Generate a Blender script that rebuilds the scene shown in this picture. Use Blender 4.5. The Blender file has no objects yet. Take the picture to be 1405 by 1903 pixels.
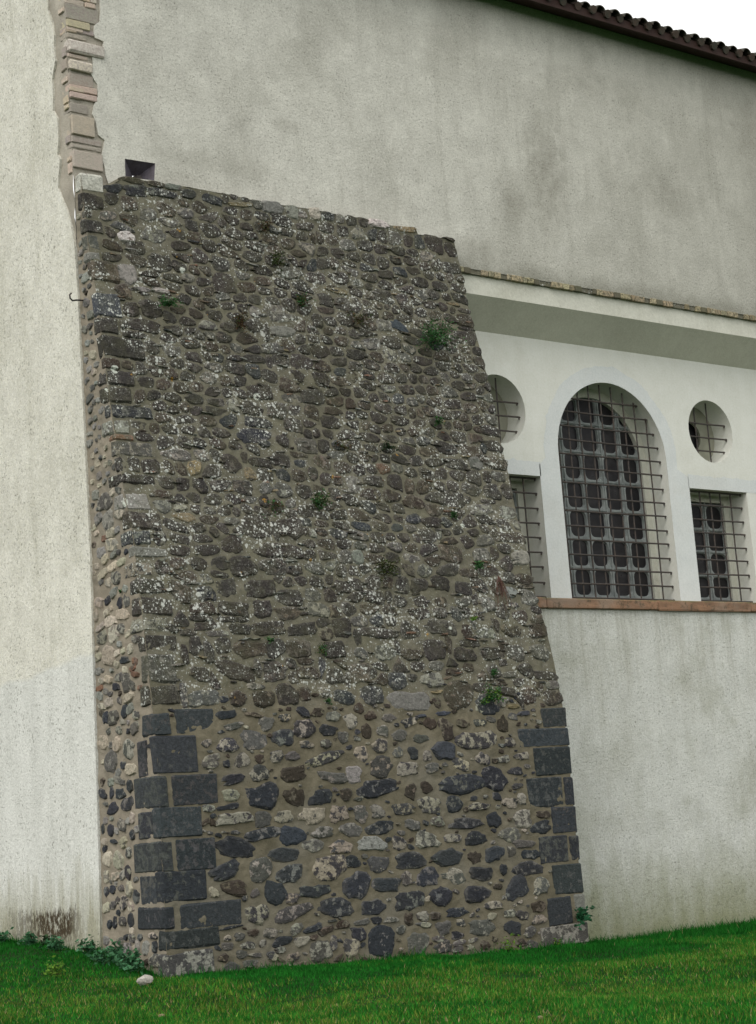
import bpy, bmesh, math, random
import numpy as np
from mathutils import Vector, Matrix, noise
from mathutils.geometry import tessellate_polygon
random.seed(7); rng = np.random.default_rng(7)
SC = bpy.context.scene
COL = SC.collection
PI = math.pi

# ------------------------------------------------------------------ camera
PW, PH, FPX = 1405.0, 1903.0, 3370.0
PCX, PCY = 702.5, 951.5
def _n(v): return v / np.linalg.norm(v)
_a, _b, _roll = 5100 - PCX, 1210 - PCY, .0747
_t = FPX * FPX / (_a * _roll + _b)
_X = _n(np.array([_a, _b, FPX])); _Z = _n(np.array([-_roll * _t, -_t, FPX])); _Y = np.cross(_Z, _X)
RW = np.stack([_X, _Y, _Z])                      # camera (right, down, forward) -> world
CAM = np.array([-10.3912, -19.0, 1.6])
def ray(px, py): return RW @ _n(np.array([px - PCX, py - PCY, FPX]))
def on_y(px, py, Y=0.):
    r = ray(px, py); return CAM + (Y - CAM[1]) / r[1] * r
def on_x(px, py, X=0.):
    r = ray(px, py); return CAM + (X - CAM[0]) / r[0] * r
def proj(P):
    c = (np.asarray(P) - CAM) @ RW
    return PCX + FPX * c[..., 0] / c[..., 2], PCY + FPX * c[..., 1] / c[..., 2]
cd = bpy.data.cameras.new('camera'); cam = bpy.data.objects.new('camera', cd); COL.objects.link(cam)
cd.sensor_fit = 'VERTICAL'; cd.sensor_height = 24.0; cd.lens = 24.0 * FPX / PH
cd.clip_start = .1; cd.clip_end = 2000
r_, u_, f_ = RW @ np.array([1., 0, 0]), RW @ np.array([0, -1., 0]), RW @ np.array([0, 0, 1.])
cam.matrix_world = Matrix(((r_[0], u_[0], -f_[0], CAM[0]), (r_[1], u_[1], -f_[1], CAM[1]), (r_[2], u_[2], -f_[2], CAM[2]), (0, 0, 0, 1)))
SC.camera = cam

# ------------------------------------------------------------------ sky, sun, exposure
SUN_EL, SUN_AZ = math.radians(45), math.radians(246)      # azimuth from +Y clockwise: high, behind the camera on the left
world = bpy.data.worlds.new('World'); SC.world = world; world.use_nodes = True
wn, wl = world.node_tree.nodes, world.node_tree.links
wn.clear()
sky = wn.new('ShaderNodeTexSky'); sky.sky_type = 'NISHITA'; sky.sun_disc = False
sky.sun_elevation = SUN_EL; sky.sun_rotation = SUN_AZ; sky.air_density = 1.0; sky.dust_density = 4.0
mix = wn.new('ShaderNodeMix'); mix.data_type = 'RGBA'; mix.inputs[0].default_value = .82
mix.inputs[7].default_value = (11.9, 11.8, 11.3, 1)          # the even white of the cloud layer
wl.new(sky.outputs[0], mix.inputs[6])
bg = wn.new('ShaderNodeBackground'); bg.inputs[1].default_value = .10
wl.new(mix.outputs[2], bg.inputs[0])
wo = wn.new('ShaderNodeOutputWorld'); wl.new(bg.outputs[0], wo.inputs[0])
sd = bpy.data.lights.new('sun', 'SUN'); sd.energy = 1.15; sd.angle = math.radians(35); sd.color = (1, .97, .92)
sun = bpy.data.objects.new('sun', sd); COL.objects.link(sun)
sdir = Vector((math.sin(SUN_AZ) * math.cos(SUN_EL), math.cos(SUN_AZ) * math.cos(SUN_EL), math.sin(SUN_EL)))
sun.rotation_euler = sdir.to_track_quat('Z', 'Y').to_euler(); sun.location = (-8, -12, 25)
vs = SC.view_settings; vs.view_transform = 'Standard'; vs.look = 'None'; vs.gamma = 1; vs.exposure = .32; vs.use_curve_mapping = False

# ------------------------------------------------------------------ node helpers
class NT:
    def __init__(s, name):
        s.m = bpy.data.materials.new(name); s.m.use_nodes = True
        s.t = s.m.node_tree; s.t.nodes.clear()
        s.out = s.t.nodes.new('ShaderNodeOutputMaterial')
        s.b = s.t.nodes.new('ShaderNodeBsdfPrincipled'); s.t.links.new(s.b.outputs[0], s.out.inputs[0])
        s.b.inputs['Roughness'].default_value = .9
        s.b.inputs['Specular IOR Level'].default_value = .3
        tc = s.t.nodes.new('ShaderNodeTexCoord'); s.co = tc.outputs['Object']
    def L(s, a, b): s.t.links.new(a, b)
    def _in(s, sock, v):
        if hasattr(v, 'is_output'): s.L(v, sock)
        elif isinstance(v, (tuple, list)): sock.default_value = tuple(v) + ((1,) if len(v) == 3 and len(sock.default_value) == 4 else ())
        else: sock.default_value = v
    def map(s, scale=(1, 1, 1), loc=(0, 0, 0), rot=(0, 0, 0), co=None):
        n = s.t.nodes.new('ShaderNodeMapping'); s.L(co or s.co, n.inputs[0])
        n.inputs[1].default_value = loc; n.inputs[2].default_value = rot; n.inputs[3].default_value = scale
        return n.outputs[0]
    def noise(s, scale, detail=4, rough=.6, co=None, dist=0):
        n = s.t.nodes.new('ShaderNodeTexNoise'); s.L(co or s.co, n.inputs['Vector'])
        n.inputs['Scale'].default_value = scale; n.inputs['Detail'].default_value = detail
        n.inputs['Roughness'].default_value = rough; n.inputs['Distortion'].default_value = dist
        return n.outputs[0]
    def noisec(s, scale, detail=2, co=None):
        n = s.t.nodes.new('ShaderNodeTexNoise'); s.L(co or s.co, n.inputs['Vector'])
        n.inputs['Scale'].default_value = scale; n.inputs['Detail'].default_value = detail
        return n.outputs[1]
    def vor(s, scale, co=None, rnd=1, feat='F1', out=0):
        n = s.t.nodes.new('ShaderNodeTexVoronoi'); n.feature = feat; s.L(co or s.co, n.inputs['Vector'])
        n.inputs['Scale'].default_value = scale; n.inputs['Randomness'].default_value = rnd
        return n.outputs[out]
    def ramp(s, f, lo, hi, a=0., b=1.):
        n = s.t.nodes.new('ShaderNodeMapRange'); n.clamp = True
        s.L(f, n.inputs[0]); n.inputs[1].default_value = lo; n.inputs[2].default_value = hi
        n.inputs[3].default_value = a; n.inputs[4].default_value = b
        return n.outputs[0]
    def mix(s, f, a, b, mode='MIX'):
        n = s.t.nodes.new('ShaderNodeMix'); n.data_type = 'RGBA'; n.blend_type = mode
        s._in(n.inputs[0], f); s._in(n.inputs[6], a); s._in(n.inputs[7], b)
        return n.outputs[2]
    def math(s, op, a, b=0., c=None):
        n = s.t.nodes.new('ShaderNodeMath'); n.operation = op
        s._in(n.inputs[0], a); s._in(n.inputs[1], b)
        if c is not None: s._in(n.inputs[2], c)
        return n.outputs[0]
    def sep(s, co=None):
        n = s.t.nodes.new('ShaderNodeSeparateXYZ'); s.L(co or s.co, n.inputs[0]); return n.outputs
    def attr(s, name, out=0):
        n = s.t.nodes.new('ShaderNodeAttribute'); n.attribute_name = name; return n.outputs[out]
    def add(s, a, b, sc):
        n = s.t.nodes.new('ShaderNodeVectorMath'); n.operation = 'MULTIPLY_ADD'
        s.L(a, n.inputs[0]); n.inputs[1].default_value = (sc, sc, sc); s.L(b, n.inputs[2]); return n.outputs[0]
    def bump(s, h, strength=.5, dist=.01, prev=None):
        n = s.t.nodes.new('ShaderNodeBump'); n.inputs['Strength'].default_value = strength
        n.inputs['Distance'].default_value = dist; s.L(h, n.inputs['Height'])
        if prev: s.L(prev, n.inputs['Normal'])
        return n.outputs[0]
    def fin(s, col, nrm=None, rough=None, spec=None, metal=None):
        s._in(s.b.inputs['Base Color'], col)
        if nrm: s.L(nrm, s.b.inputs['Normal'])
        if rough is not None: s._in(s.b.inputs['Roughness'], rough)
        if spec is not None: s.b.inputs['Specular IOR Level'].default_value = spec
        if metal is not None: s.b.inputs['Metallic'].default_value = metal
        return s.m

# ------------------------------------------------------------------ materials
def plaster_mat(name, base, pale, dirt, dirt_lo=.5, speck=.5, bump=.5, extra=None, streak=.5):
    n = NT(name)
    warp = n.add(n.noisec(1.3), n.co, .35)
    big = n.noise(.55, 5, .62, co=warp)
    mid = n.noise(3.2, 6, .65, co=warp)
    st = n.noise(1.0, 6, .68, co=n.map((3.2, 3.2, .38)))
    fine = n.noise(30, 3, .7)
    c = n.mix(n.ramp(mid, .35, .7), base, pale)
    c = n.mix(n.math('MULTIPLY', n.ramp(big, dirt_lo, dirt_lo + .22), .75), c, dirt)
    c = n.mix(n.math('MULTIPLY', n.ramp(st, .52, .72), streak), c, dirt)
    c = n.mix(n.math('MULTIPLY', n.ramp(n.noise(9, 5, .7, co=n.map((1, 1, .6))), .56, .72), .35), c, dirt)
    c = n.mix(n.ramp(fine, .3, .75, 0, .45), c, tuple(min(.82, x * 1.3) for x in pale))
    if extra: c = extra(n, c)
    gr = n.ramp(n.noise(44, 3, .8), .34, .66, 1 - .20 * min(1, speck * 1.4), 1 + .10 * min(1, speck * 1.4))
    cg = n.t.nodes.new('ShaderNodeCombineXYZ')
    for i_ in range(3): n.L(gr, cg.inputs[i_])
    c = n.mix(1, c, cg.outputs[0], 'MULTIPLY')
    # pits in the roughcast, darker in the colour and dented in the bump
    pit = n.ramp(n.noise(34, 3, .6, co=n.map((1, 1, .85))), .575, .66)
    pit2 = n.math('MULTIPLY', pit, n.ramp(n.noise(1.7, 4, .7), .36, .66, .05, 1.))
    c = n.mix(n.math('MULTIPLY', pit2, speck), c, tuple(x * .35 for x in dirt))
    h = n.math('SUBTRACT', n.math('MULTIPLY_ADD', n.noise(16, 5, .72), 1.0, n.math('MULTIPLY', n.noise(55, 3, .7), .5)), n.math('MULTIPLY', pit, .35))
    nb = n.bump(h, bump, .018)
    nb = n.bump(n.noise(1.4, 3, .5), .35, .05, nb)
    return n.fin(c, nb, .93, .15)

def front_grime(n, c):
    x, y, z = n.sep()[:3]
    w = n.noise(1.6, 6, .7, co=n.map((1, 1, .55)))
    g = n.math('MULTIPLY', n.ramp(n.math('ADD', n.math('MULTIPLY', x, .09), w), .95, 1.6), .42)
    c = n.mix(g, c, (.30, .295, .25))
    for cx, cz, rx, rz, k in ((8.2, 11.2, .55, 1.3, .75), (7.5, 10.6, .35, .5, .6), (10.9, 11.3, .9, .5, .5), (3.4, 11.1, .35, .15, .4), (13.3, 12.6, 1.0, 1.2, .5), (9.5, 12.9, 1.6, .35, .4), (6.6, 9.8, .9, .25, .5), (2.3, 10.35, 1.5, .18, .3)):
        dx = n.math('MULTIPLY', n.math('SUBTRACT', x, cx), 1 / rx); dz = n.math('MULTIPLY', n.math('SUBTRACT', z, cz), 1 / rz)
        r2 = n.math('ADD', n.math('MULTIPLY', dx, dx), n.math('MULTIPLY', dz, dz))
        m = n.ramp(n.math('ADD', r2, n.math('MULTIPLY', n.noise(4, 5, .7), 2.2)), 1.9, .6)
        c = n.mix(n.math('MULTIPLY', m, k), c, (.24, .23, .19))
    # damp line of dirt above the brick course
    m = n.math('MULTIPLY', n.ramp(n.math('SUBTRACT', z, n.math('MULTIPLY', n.noise(3, 5, .7), .4)), 9.55, 9.32), n.ramp(x, 5.6, 6.2))
    return n.mix(n.math('MULTIPLY', m, .6), c, (.22, .215, .175))

def moss_foot(n, c):
    x, y, z = n.sep()[:3]
    dr = n.noise(3.0, 5, .7, co=n.map((2.2, 1, .12)))      # runs of dirt below the ledge
    c = n.mix(n.math('MULTIPLY', n.math('MULTIPLY', n.ramp(dr, .46, .66), n.ramp(z, 2.6, 4.55)), .55), c, (.30, .29, .22))
    c = n.mix(n.math('MULTIPLY', n.ramp(n.noise(1.1, 5, .65), .52, .66), .4), c, (.34, .35, .27))
    nz = n.noise(2.4, 5, .7, co=n.map((1.2, 1.2, .35)))
    g = n.math('MULTIPLY', n.ramp(n.math('ADD', z, n.math('MULTIPLY', nz, -1.5)), .35, -.9, 0, 1), .8)
    c = n.mix(g, c, (.21, .225, .105))
    cr = n.math('MULTIPLY', n.ramp(n.noise(14, 4, .7), .55, .7), n.ramp(z, 1.6, .2))
    return n.mix(n.math('MULTIPLY', cr, .5), c, (.12, .12, .07))
def side_foot(n, c):
    x, y, z = n.sep()[:3]
    # newer, whiter coat on the lower part
    edge = n.math('ADD', n.math('MULTIPLY_ADD', y, .06, z), n.math('MULTIPLY', n.noise(1.1, 4, .6), .22))
    c = n.mix(n.ramp(edge, 4.02, 3.96), c, n.mix(n.ramp(n.noise(1.6, 5, .6, co=n.map((1, 1.8, .6))), .40, .70), (.68, .69, .655), (.59, .60, .565)))
    nz = n.noise(3.2, 5, .7, co=n.map((1, 2.2, .3)))
    g = n.ramp(n.math('ADD', z, n.math('MULTIPLY', nz, -1.9)), .5, -.35)
    c = n.mix(n.math('MULTIPLY', g, .8), c, (.27, .26, .17))
    # rust-brown moss crust by the ground
    yy = n.math('MULTIPLY', n.ramp(y, .35, .75), n.ramp(y, 2.5, 1.5))
    top = n.math('ADD', z, n.math('MULTIPLY', n.noise(5, 5, .75, co=n.map((1, 2.2, .6))), -.55))
    lowz = n.ramp(n.math('ADD', z, n.math('MULTIPLY', n.noise(4, 5, .7), .35)), .68, .80)
    brk = n.ramp(n.noise(11, 6, .75, co=n.map((1, 1.5, .7))), .40, .50)
    k = n.math('MULTIPLY', n.math('MULTIPLY', n.ramp(top, .66, .58), yy), n.math('MULTIPLY', lowz, brk))
    return n.mix(k, c, n.mix(n.noise(18, 4), (.03, .028, .018), (.085, .058, .032)))

M = {}
M['plaster_front'] = plaster_mat('plaster_front', (.50, .49, .44), (.66, .65, .585), (.31, .30, .255), .47, .65, .6, extra=front_grime, streak=.6)
M['plaster_low'] = plaster_mat('plaster_low', (.54, .555, .51), (.66, .675, .625), (.36, .365, .29), .48, .65, .8, extra=moss_foot)
M['plaster_side'] = plaster_mat('plaster_side', (.57, .56, .48), (.72, .71, .62), (.43, .42, .33), .48, .85, .7, extra=side_foot, streak=.6)
M['plaster_smooth'] = plaster_mat('plaster_smooth', (.64, .65, .58), (.70, .71, .65), (.52, .52, .44), .55, .05, .10, streak=.25)
M['plaster_fascia'] = plaster_mat('plaster_fascia', (.53, .53, .46), (.61, .61, .54), (.38, .37, .30), .55, .12, .25, streak=.4)
M['paint_band'] = plaster_mat('paint_band', (.57, .605, .60), (.63, .66, .65), (.50, .51, .47), .55, .05, .15, streak=.15)
M['soffit'] = plaster_mat('soffit', (.60, .585, .50), (.66, .65, .56), (.50, .49, .41), .45, .1, .25)

def stone_mat(name, lichen=True):
    n = NT(name)
    warp = n.add(n.noisec(9), n.co, .05)
    t1 = n.attr('tint'); t2 = n.attr('tint_b'); mx = n.attr('blend', 2)
    blot = n.noise(11, 6, .68, co=warp)
    th = n.math('SUBTRACT', .74, n.math('MULTIPLY', mx, .38))
    f = n.ramp(n.math('SUBTRACT', blot, th), -.015, .035)
    c = n.mix(f, t1, t2)
    v = n.ramp(n.noise(26, 5, .7), .25, .75, .55, 1.45)
    cm = n.t.nodes.new('ShaderNodeCombineXYZ')
    for i in range(3): n.L(v, cm.inputs[i])
    c = n.mix(1, c, cm.outputs[0], 'MULTIPLY')
    pale_rim = n.math('MULTIPLY', n.ramp(n.noise(38, 4, .75), .60, .74), .28)
    c = n.mix(pale_rim, c, (.22, .21, .18))
    if lichen: c = lichen_layer(n, c)
    h = n.math('ADD', n.noise(17, 6, .75), n.math('MULTIPLY', n.noise(60, 3, .7), .4))
    return n.fin(c, n.bump(h, 1.0, .034), .9, .2)

def lichen_layer(n, c, k=1.0):
    x, y, z = n.sep()[:3]
    up = n.ramp(n.math('ADD', z, n.math('MULTIPLY', n.noise(1.5, 3), .5)), 3.22, 3.55)
    dens = n.noise(1.5, 5, .65)
    dens2 = n.noise(7, 4, .7)
    d = n.math('ADD', .55, n.math('MULTIPLY', n.math('ADD', n.math('MULTIPLY_ADD', dens, .6, n.math('MULTIPLY', dens2, .5)), -.55), 1.5))      # around .55
    # grey-olive algal film
    c = n.mix(n.math('MULTIPLY', n.math('MULTIPLY', n.ramp(n.noise(4.5, 5, .7), .42, .66), up), .35), c, (.115, .115, .065))
    # fine grey crust
    cr = n.ramp(n.noise(48, 4, .75), .54, .60)
    c = n.mix(n.math('MULTIPLY', n.math('MULTIPLY', cr, n.ramp(d, .46, .66, .12, 1.)), n.math('MULTIPLY', up, .70 * k)), c, (.36, .365, .33))
    wp = n.add(n.noisec(30), n.co, .022)
    bloom = n.ramp(n.noise(13, 6, .78), .53, .66)
    c = n.mix(n.math('MULTIPLY', n.math('MULTIPLY', bloom, n.ramp(d, .46, .72, .05, 1.)), n.math('MULTIPLY', up, .60)), c, (.25, .25, .225))
    # small round colonies, crowded on some stones and sparse on others
    for sc, r, lo, hi, a0 in ((34, .52, .46, .64, .30), (19, .44, .48, .66, .16), (10, .36, .54, .70, .0)):
        vd = n.vor(sc, co=wp); vc = n.vor(sc, co=wp, out=1)
        sx = n.sep(vc)[0]
        rr = n.math('MULTIPLY', n.ramp(sx, .35, 1., .0, r), n.ramp(d, lo, hi, a0, 1.1))
        m = n.ramp(n.math('SUBTRACT', rr, vd), 0., .06)
        m = n.math('MULTIPLY', m, up)
        c = n.mix(n.math('MULTIPLY', m, .92 * k), c, (.58, .60, .56))
    # a few large white rosettes and rare orange ones
    vd = n.vor(3.6, co=n.add(n.noisec(14), n.co, .05)); vc = n.vor(3.6, co=n.add(n.noisec(14), n.co, .05), out=1)
    sx = n.sep(vc)[1]
    m = n.math('MULTIPLY', n.ramp(n.math('SUBTRACT', n.ramp(sx, .80, 1., 0, .22), vd), 0, .03), up)
    m = n.math('MULTIPLY', m, n.ramp(n.noise(25, 3), .36, .5))
    c = n.mix(m, c, (.60, .64, .57))
    vd = n.vor(5.3, co=n.add(n.noisec(18), n.map(loc=(3.3, 1.1, 7.7)), .05)); vc = n.vor(5.3, co=n.add(n.noisec(18), n.map(loc=(3.3, 1.1, 7.7)), .05), out=1)
    m = n.math('MULTIPLY', n.ramp(n.math('SUBTRACT', n.ramp(n.sep(vc)[2], .90, 1., 0, .17), vd), 0, .03), up)
    m = n.math('MULTIPLY', m, n.ramp(n.noise(35, 3), .42, .55))
    return n.mix(m, c, (.42, .24, .05))

M['stone'] = stone_mat('stone')
M['stone_plain'] = stone_mat('stone_plain', False)
def mortar_mat(name, lich, a=(.185, .165, .118), b=(.125, .112, .078)):
    n = NT(name)
    x, y, z = n.sep()[:3]
    c = n.mix(n.ramp(n.noise(2.6, 6, .65), .35, .65), a, b)
    c = n.mix(n.ramp(n.noise(.9, 3), .5, .65, 0, .5), c, (.19, .18, .15))
    if lich:
        up = n.ramp(n.math('ADD', z, n.math('MULTIPLY', n.noise(1.5, 3), .5)), 3.2, 3.9)
        old = n.mix(n.ramp(n.noise(6, 6, .7), .35, .62), (.178, .168, .126), (.110, .103, .077))
        c = n.mix(up, c, old)
        c = lichen_layer(n, c, .75)
    else:
        c = n.mix(n.math('MULTIPLY', n.ramp(n.noise(34, 3, .7), .6, .7), .4), c, (.27, .25, .21))
    c = n.mix(n.math('MULTIPLY', n.ramp(n.noise(48, 3, .7), .60, .70), .4), c, (.06, .055, .04))
    h = n.math('ADD', n.noise(14, 6, .72), n.math('MULTIPLY', n.noise(60, 3, .7), .4))
    return n.fin(c, n.bump(h, .8, .02), .95, .15)
M['mortar'] = mortar_mat('mortar', True)
M['mortar_side'] = mortar_mat('mortar_side', False, (.30, .265, .21), (.21, .185, .145))

def simple(name, a, b, sc=8, rough=.8, bump=.3, bs=30, dist=.01, metal=None, spec=.3, stretch=(1, 1, 1)):
    n = NT(name); co = n.map(stretch)
    c = n.mix(n.ramp(n.noise(sc, 5, .65, co=co), .35, .65), a, b)
    return n.fin(c, n.bump(n.noise(bs, 4, .7, co=co), bump, dist), rough, spec, metal)
M['iron'] = simple('iron', (.050, .050, .050), (.085, .065, .055), 18, .75, .3, 60)
M['tracery'] = simple('tracery', (.18, .20, .20), (.31, .335, .33), 6, .8, .2, 40)
M['pane'] = NT('pane').fin((.045, .038, .038), None, .28, .5)
_n2 = NT('pane_dusty'); M['rebate'] = simple('rebate', (.33, .33, .265), (.26, .26, .205), 4, .9, .2, 30)
M['pane'] = _n2.fin(_n2.mix(_n2.ramp(_n2.noise(2.5, 5, .6), .35, .7), (.009, .009, .012), (.024, .021, .022)), None, _n2.ramp(_n2.noise(6, 4), .3, .7, .25, .6), .22)
_l = NT('ledge'); _c = _l.mix(_l.ramp(_l.noise(3, 6, .7, co=_l.map((.6, 1, 2.5), rot=(0, .5, 0))), .35, .65), (.34, .20, .125), (.17, .105, .07))
_c = _l.mix(_l.math('MULTIPLY', _l.ramp(_l.noise(1.1, 4, .6), .5, .62), .6), _c, (.30, .24, .19))
_c = _l.mix(_l.math('MULTIPLY', _l.ramp(_l.noise(9, 6, .75), .54, .62), .7), _c, (.07, .065, .045))
_c = _l.mix(_l.math('MULTIPLY', _l.ramp(_l.math('ADD', _l.sep()[2], _l.math('MULTIPLY', _l.noise(6, 4, .7), .10)), 4.70, 4.73), .7), _c, (.12, .14, .06))
M['ledge'] = _l.fin(_c, _l.bump(_l.noise(25, 5, .7), .6, .012), .9, .15)
M['tile'] = simple('tile', (.035, .04, .03), (.075, .05, .038), 6, .85, .5, 30)
M['wood'] = simple('wood', (.032, .016, .013), (.045, .022, .018), 5, .8, .3, 30)
M['gutter'] = simple('gutter', (.03, .022, .018), (.025, .05, .035), 9, .6, .2, 30)
M['slate'] = simple('slate', (.10, .09, .115), (.06, .05, .06), 8, .6, .3, 30)
n_ = NT('brick'); c_ = n_.mix(n_.ramp(n_.noise(30, 5, .7), .4, .62), n_.attr('tint'), n_.attr('tint_b'))
M['brick'] = n_.fin(c_, n_.bump(n_.noise(28, 5, .7), .7, .015), .9, .2)
M['mortar_pale'] = mortar_mat('mortar_pale', False, (.44, .41, .35), (.34, .31, .26))
n_ = NT('soil'); c_ = n_.mix(n_.ramp(n_.noise(1.2, 6, .7), .4, .6), (.008, .036, .006), (.016, .040, .008))
M['soil'] = n_.fin(c_, n_.bump(n_.noise(12, 5, .7), 1, .03), .95, .1)
def leaf_mat(name, trans=.25):
    n = NT(name); c = n.attr('tint')
    n.b.inputs['Roughness'].default_value = .7; n.b.inputs['Specular IOR Level'].default_value = .08
    n.L(c, n.b.inputs['Base Color'])
    tr = n.t.nodes.new('ShaderNodeBsdfTranslucent'); n.L(c, tr.inputs[0])
    ms = n.t.nodes.new('ShaderNodeMixShader'); ms.inputs[0].default_value = trans
    n.L(n.b.outputs[0], ms.inputs[1]); n.L(tr.outputs[0], ms.inputs[2]); n.L(ms.outputs[0], n.out.inputs[0])
    return n.m
M['leaf'] = leaf_mat('leaf'); M['grass'] = leaf_mat('grass_blade', .3)

# ------------------------------------------------------------------ object helpers
def tag(o, label=None, cat=None, group=None, kind=None):
    if label: o['label'] = label
    if cat: o['category'] = cat
    if group: o['group'] = group
    if kind: o['kind'] = kind
    return o
def empty(name, loc=(0, 0, 0)):
    o = bpy.data.objects.new(name, None); o.location = loc; o.empty_display_size = .2; COL.objects.link(o); return o
class MB:
    """collects vertices, faces and per-vertex colours; build() links them as one mesh object"""
    def __init__(s): s.v = []; s.f = []; s.t = []; s.t2 = []; s.bl = []
    def add(s, vs, fs, tint=None, tint2=None, blend=0.):
        o = len(s.v); s.v += [tuple(p) for p in vs]; s.f += [tuple(i + o for i in f) for f in fs]
        tint = tint or (.3, .3, .3); tint2 = tint2 or tint
        s.t += [tint] * len(vs) if not isinstance(tint, list) else tint
        s.t2 += [tint2] * len(vs); s.bl += [blend] * len(vs)
        return s
    def box(s, x0, x1, y0, y1, z0, z1, **k):
        vs = [(x, y, z) for z in (z0, z1) for y in (y0, y1) for x in (x0, x1)]
        return s.add(vs, [(0, 2, 3, 1), (4, 5, 7, 6), (0, 1, 5, 4), (2, 6, 7, 3), (0, 4, 6, 2), (1, 3, 7, 5)], **k)
    def tube(s, pts, r, n=6, cap=True, **k):
        pts = [Vector(p) for p in pts]; vs = []; fs = []
        for i, p in enumerate(pts):
            d = (pts[min(i + 1, len(pts) - 1)] - pts[max(i - 1, 0)]).normalized()
            a = d.orthogonal().normalized() if i == 0 else (a - d * a.dot(d)).normalized()
            b = d.cross(a); rr = r[i] if isinstance(r, (list, tuple)) else r
            for j in range(n):
                t = 2 * PI * j / n; vs.append(p + (a * math.cos(t) + b * math.sin(t)) * rr)
        for i in range(len(pts) - 1):
            for j in range(n):
                q = (j + 1) % n; fs.append((i * n + j, i * n + q, (i + 1) * n + q, (i + 1) * n + j))
        if cap: fs += [tuple(range(n))[::-1], tuple((len(pts) - 1) * n + j for j in range(n))]
        return s.add(vs, fs, **k)
    def mesh(s, name, mat, smooth=False):
        me = bpy.data.meshes.new(name); me.from_pydata(s.v, [], s.f); me.materials.append(mat)
        a = me.color_attributes.new('tint', 'FLOAT_COLOR', 'POINT')
        a.data.foreach_set('color', np.c_[np.array(s.t, dtype=np.float32), np.ones(len(s.v), np.float32)].ravel())
        a = me.color_attributes.new('tint_b', 'FLOAT_COLOR', 'POINT')
        a.data.foreach_set('color', np.c_[np.array(s.t2, dtype=np.float32), np.ones(len(s.v), np.float32)].ravel())
        a = me.attributes.new('blend', 'FLOAT', 'POINT'); a.data.foreach_set('value', np.array(s.bl, dtype=np.float32))
        if smooth: me.polygons.foreach_set('use_smooth', [True] * len(me.polygons))
        me.update(); return me
    def build(s, name, mat, parent=None, smooth=False, kind=None, label=None):
        o = bpy.data.objects.new(name, s.mesh(name, mat, smooth)); COL.objects.link(o)
        if parent: o.parent = parent; o.matrix_parent_inverse = Matrix.Translation(-Vector(parent.location))
        if kind: o['kind'] = kind
        if label: o['label'] = label
        return o
def jit(a): return random.uniform(-a, a)
def vary(c, k=.2):
    f = 1 + jit(k); return tuple(max(.005, x * f * (1 + jit(.05))) for x in c)

KIND = {  # tint, second tint, share of second tint
 'd': ((.036, .040, .047), (.16, .16, .15), .42), 'g': ((.095, .093, .086), (.27, .26, .22), .55),
 'm': ((.055, .055, .058), (.30, .28, .225), .72), 'p': ((.30, .27, .21), (.070, .070, .070), .80),
 'b': ((.052, .042, .033), (.15, .13, .10), .45), 's': ((.055, .062, .078), (.10, .105, .11), .15),
 'q': ((.043, .049, .054), (.085, .087, .085), .5), 'l': ((.24, .24, .22), (.12, .12, .11), .45),
 'r': ((.19, .11, .075), (.14, .11, .085), .5), 'c': ((.44, .40, .32), (.26, .24, .20), .5), 't': ((.25, .20, .12), (.13, .11, .08), .5),
 'u': ((.043, .038, .035), (.115, .105, .09), .40), 'w': ((.50, .47, .42), (.25, .22, .2), .35)}
def kcol(k):
    a, b, m = KIND[k]; f = .22
    return dict(tint=vary(a, f), tint2=vary(b, .15), blend=max(0, m + jit(.15)))

# ------------------------------------------------------------------ buttress geometry: X along the wall, Y out of it (negative = towards the lawn)
ZS_L = [(311, 1820), (306, 1700), (300, 1595), (295, 1470), (291, 1400), (285, 1330), (275, 1260), (270, 1180), (257, 1099), (246, 985),
        (230, 917), (213, 816), (204, 749), (192, 650), (178, 545), (165, 460), (148, 345)]
def x_left(z): return np.interp(z, [-.5, .3, 1.5, 3, 5, 14.2], [0, 0, .03, .06, .10, .10])
_pz, _pp = [], []
for px, py in ZS_L:
    z = 5.
    for _ in range(6): q = on_x(px, py, float(x_left(z))); z = q[2]
    _pz.append(q[2]); _pp.append(-q[1])
_pp = list(np.convolve(np.r_[_pp[0], _pp, _pp[-1]], [.25, .5, .25], 'valid'))
def prof(z): return float(np.interp(z, _pz, _pp))
def on_front(px, py):
    Y = -1.
    for _ in range(12): q = on_y(px, py, Y); Y = -prof(q[2])
    return q
def on_side(px, py):
    X = .05
    for _ in range(5): q = on_x(px, py, X); X = float(x_left(q[2]))
    return q
TOP_PX = [(192, 350), (232, 328), (292, 338), (343, 345), (429, 361), (485, 375), (571, 386), (635, 399), (678, 405), (720, 417), (772, 421), (776, 434), (842, 444)]
_tp = [on_front(*p) for p in TOP_PX]
_re = [on_front(*p) for p in [(1095, 1757), (1078, 1600), (1068, 1500), (1059, 1400), (1051, 1320), (1034, 1230), (1015, 1160), (1002, 1120), (986, 1060), (965, 960), (945, 870), (926, 775), (908, 700), (893, 640), (880, 600), (869, 545), (860, 500), (852, 470), (845, 445)]][::-1]
_re = _re[::-1]; _rz = [q[2] for q in _re]; _rx = np.convolve(np.r_[_re[0][0], [q[0] for q in _re], _re[-1][0]], [.25, .5, .25], 'valid')
def x_right(z): return float(np.interp(z, _rz, _rx)) - .012
print('right edge', [(round(a, 2), round(float(b), 2)) for a, b in zip(_rz, _rx)])
def z_top(x): return float(np.interp(x, [q[0] for q in _tp], [q[2] for q in _tp]))
def fpt(x, z, out=0.):            # a point on the buttress front, pushed out along the face normal
    dz = .05; dp = (prof(z + dz) - prof(z - dz)) / (2 * dz)
    nn = math.hypot(1, dp)
    return (x, -prof(z) - out / nn, z - dp * out / nn)
def spt(y, z, out=0.): return (float(x_left(z)) - out, y, z)

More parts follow.
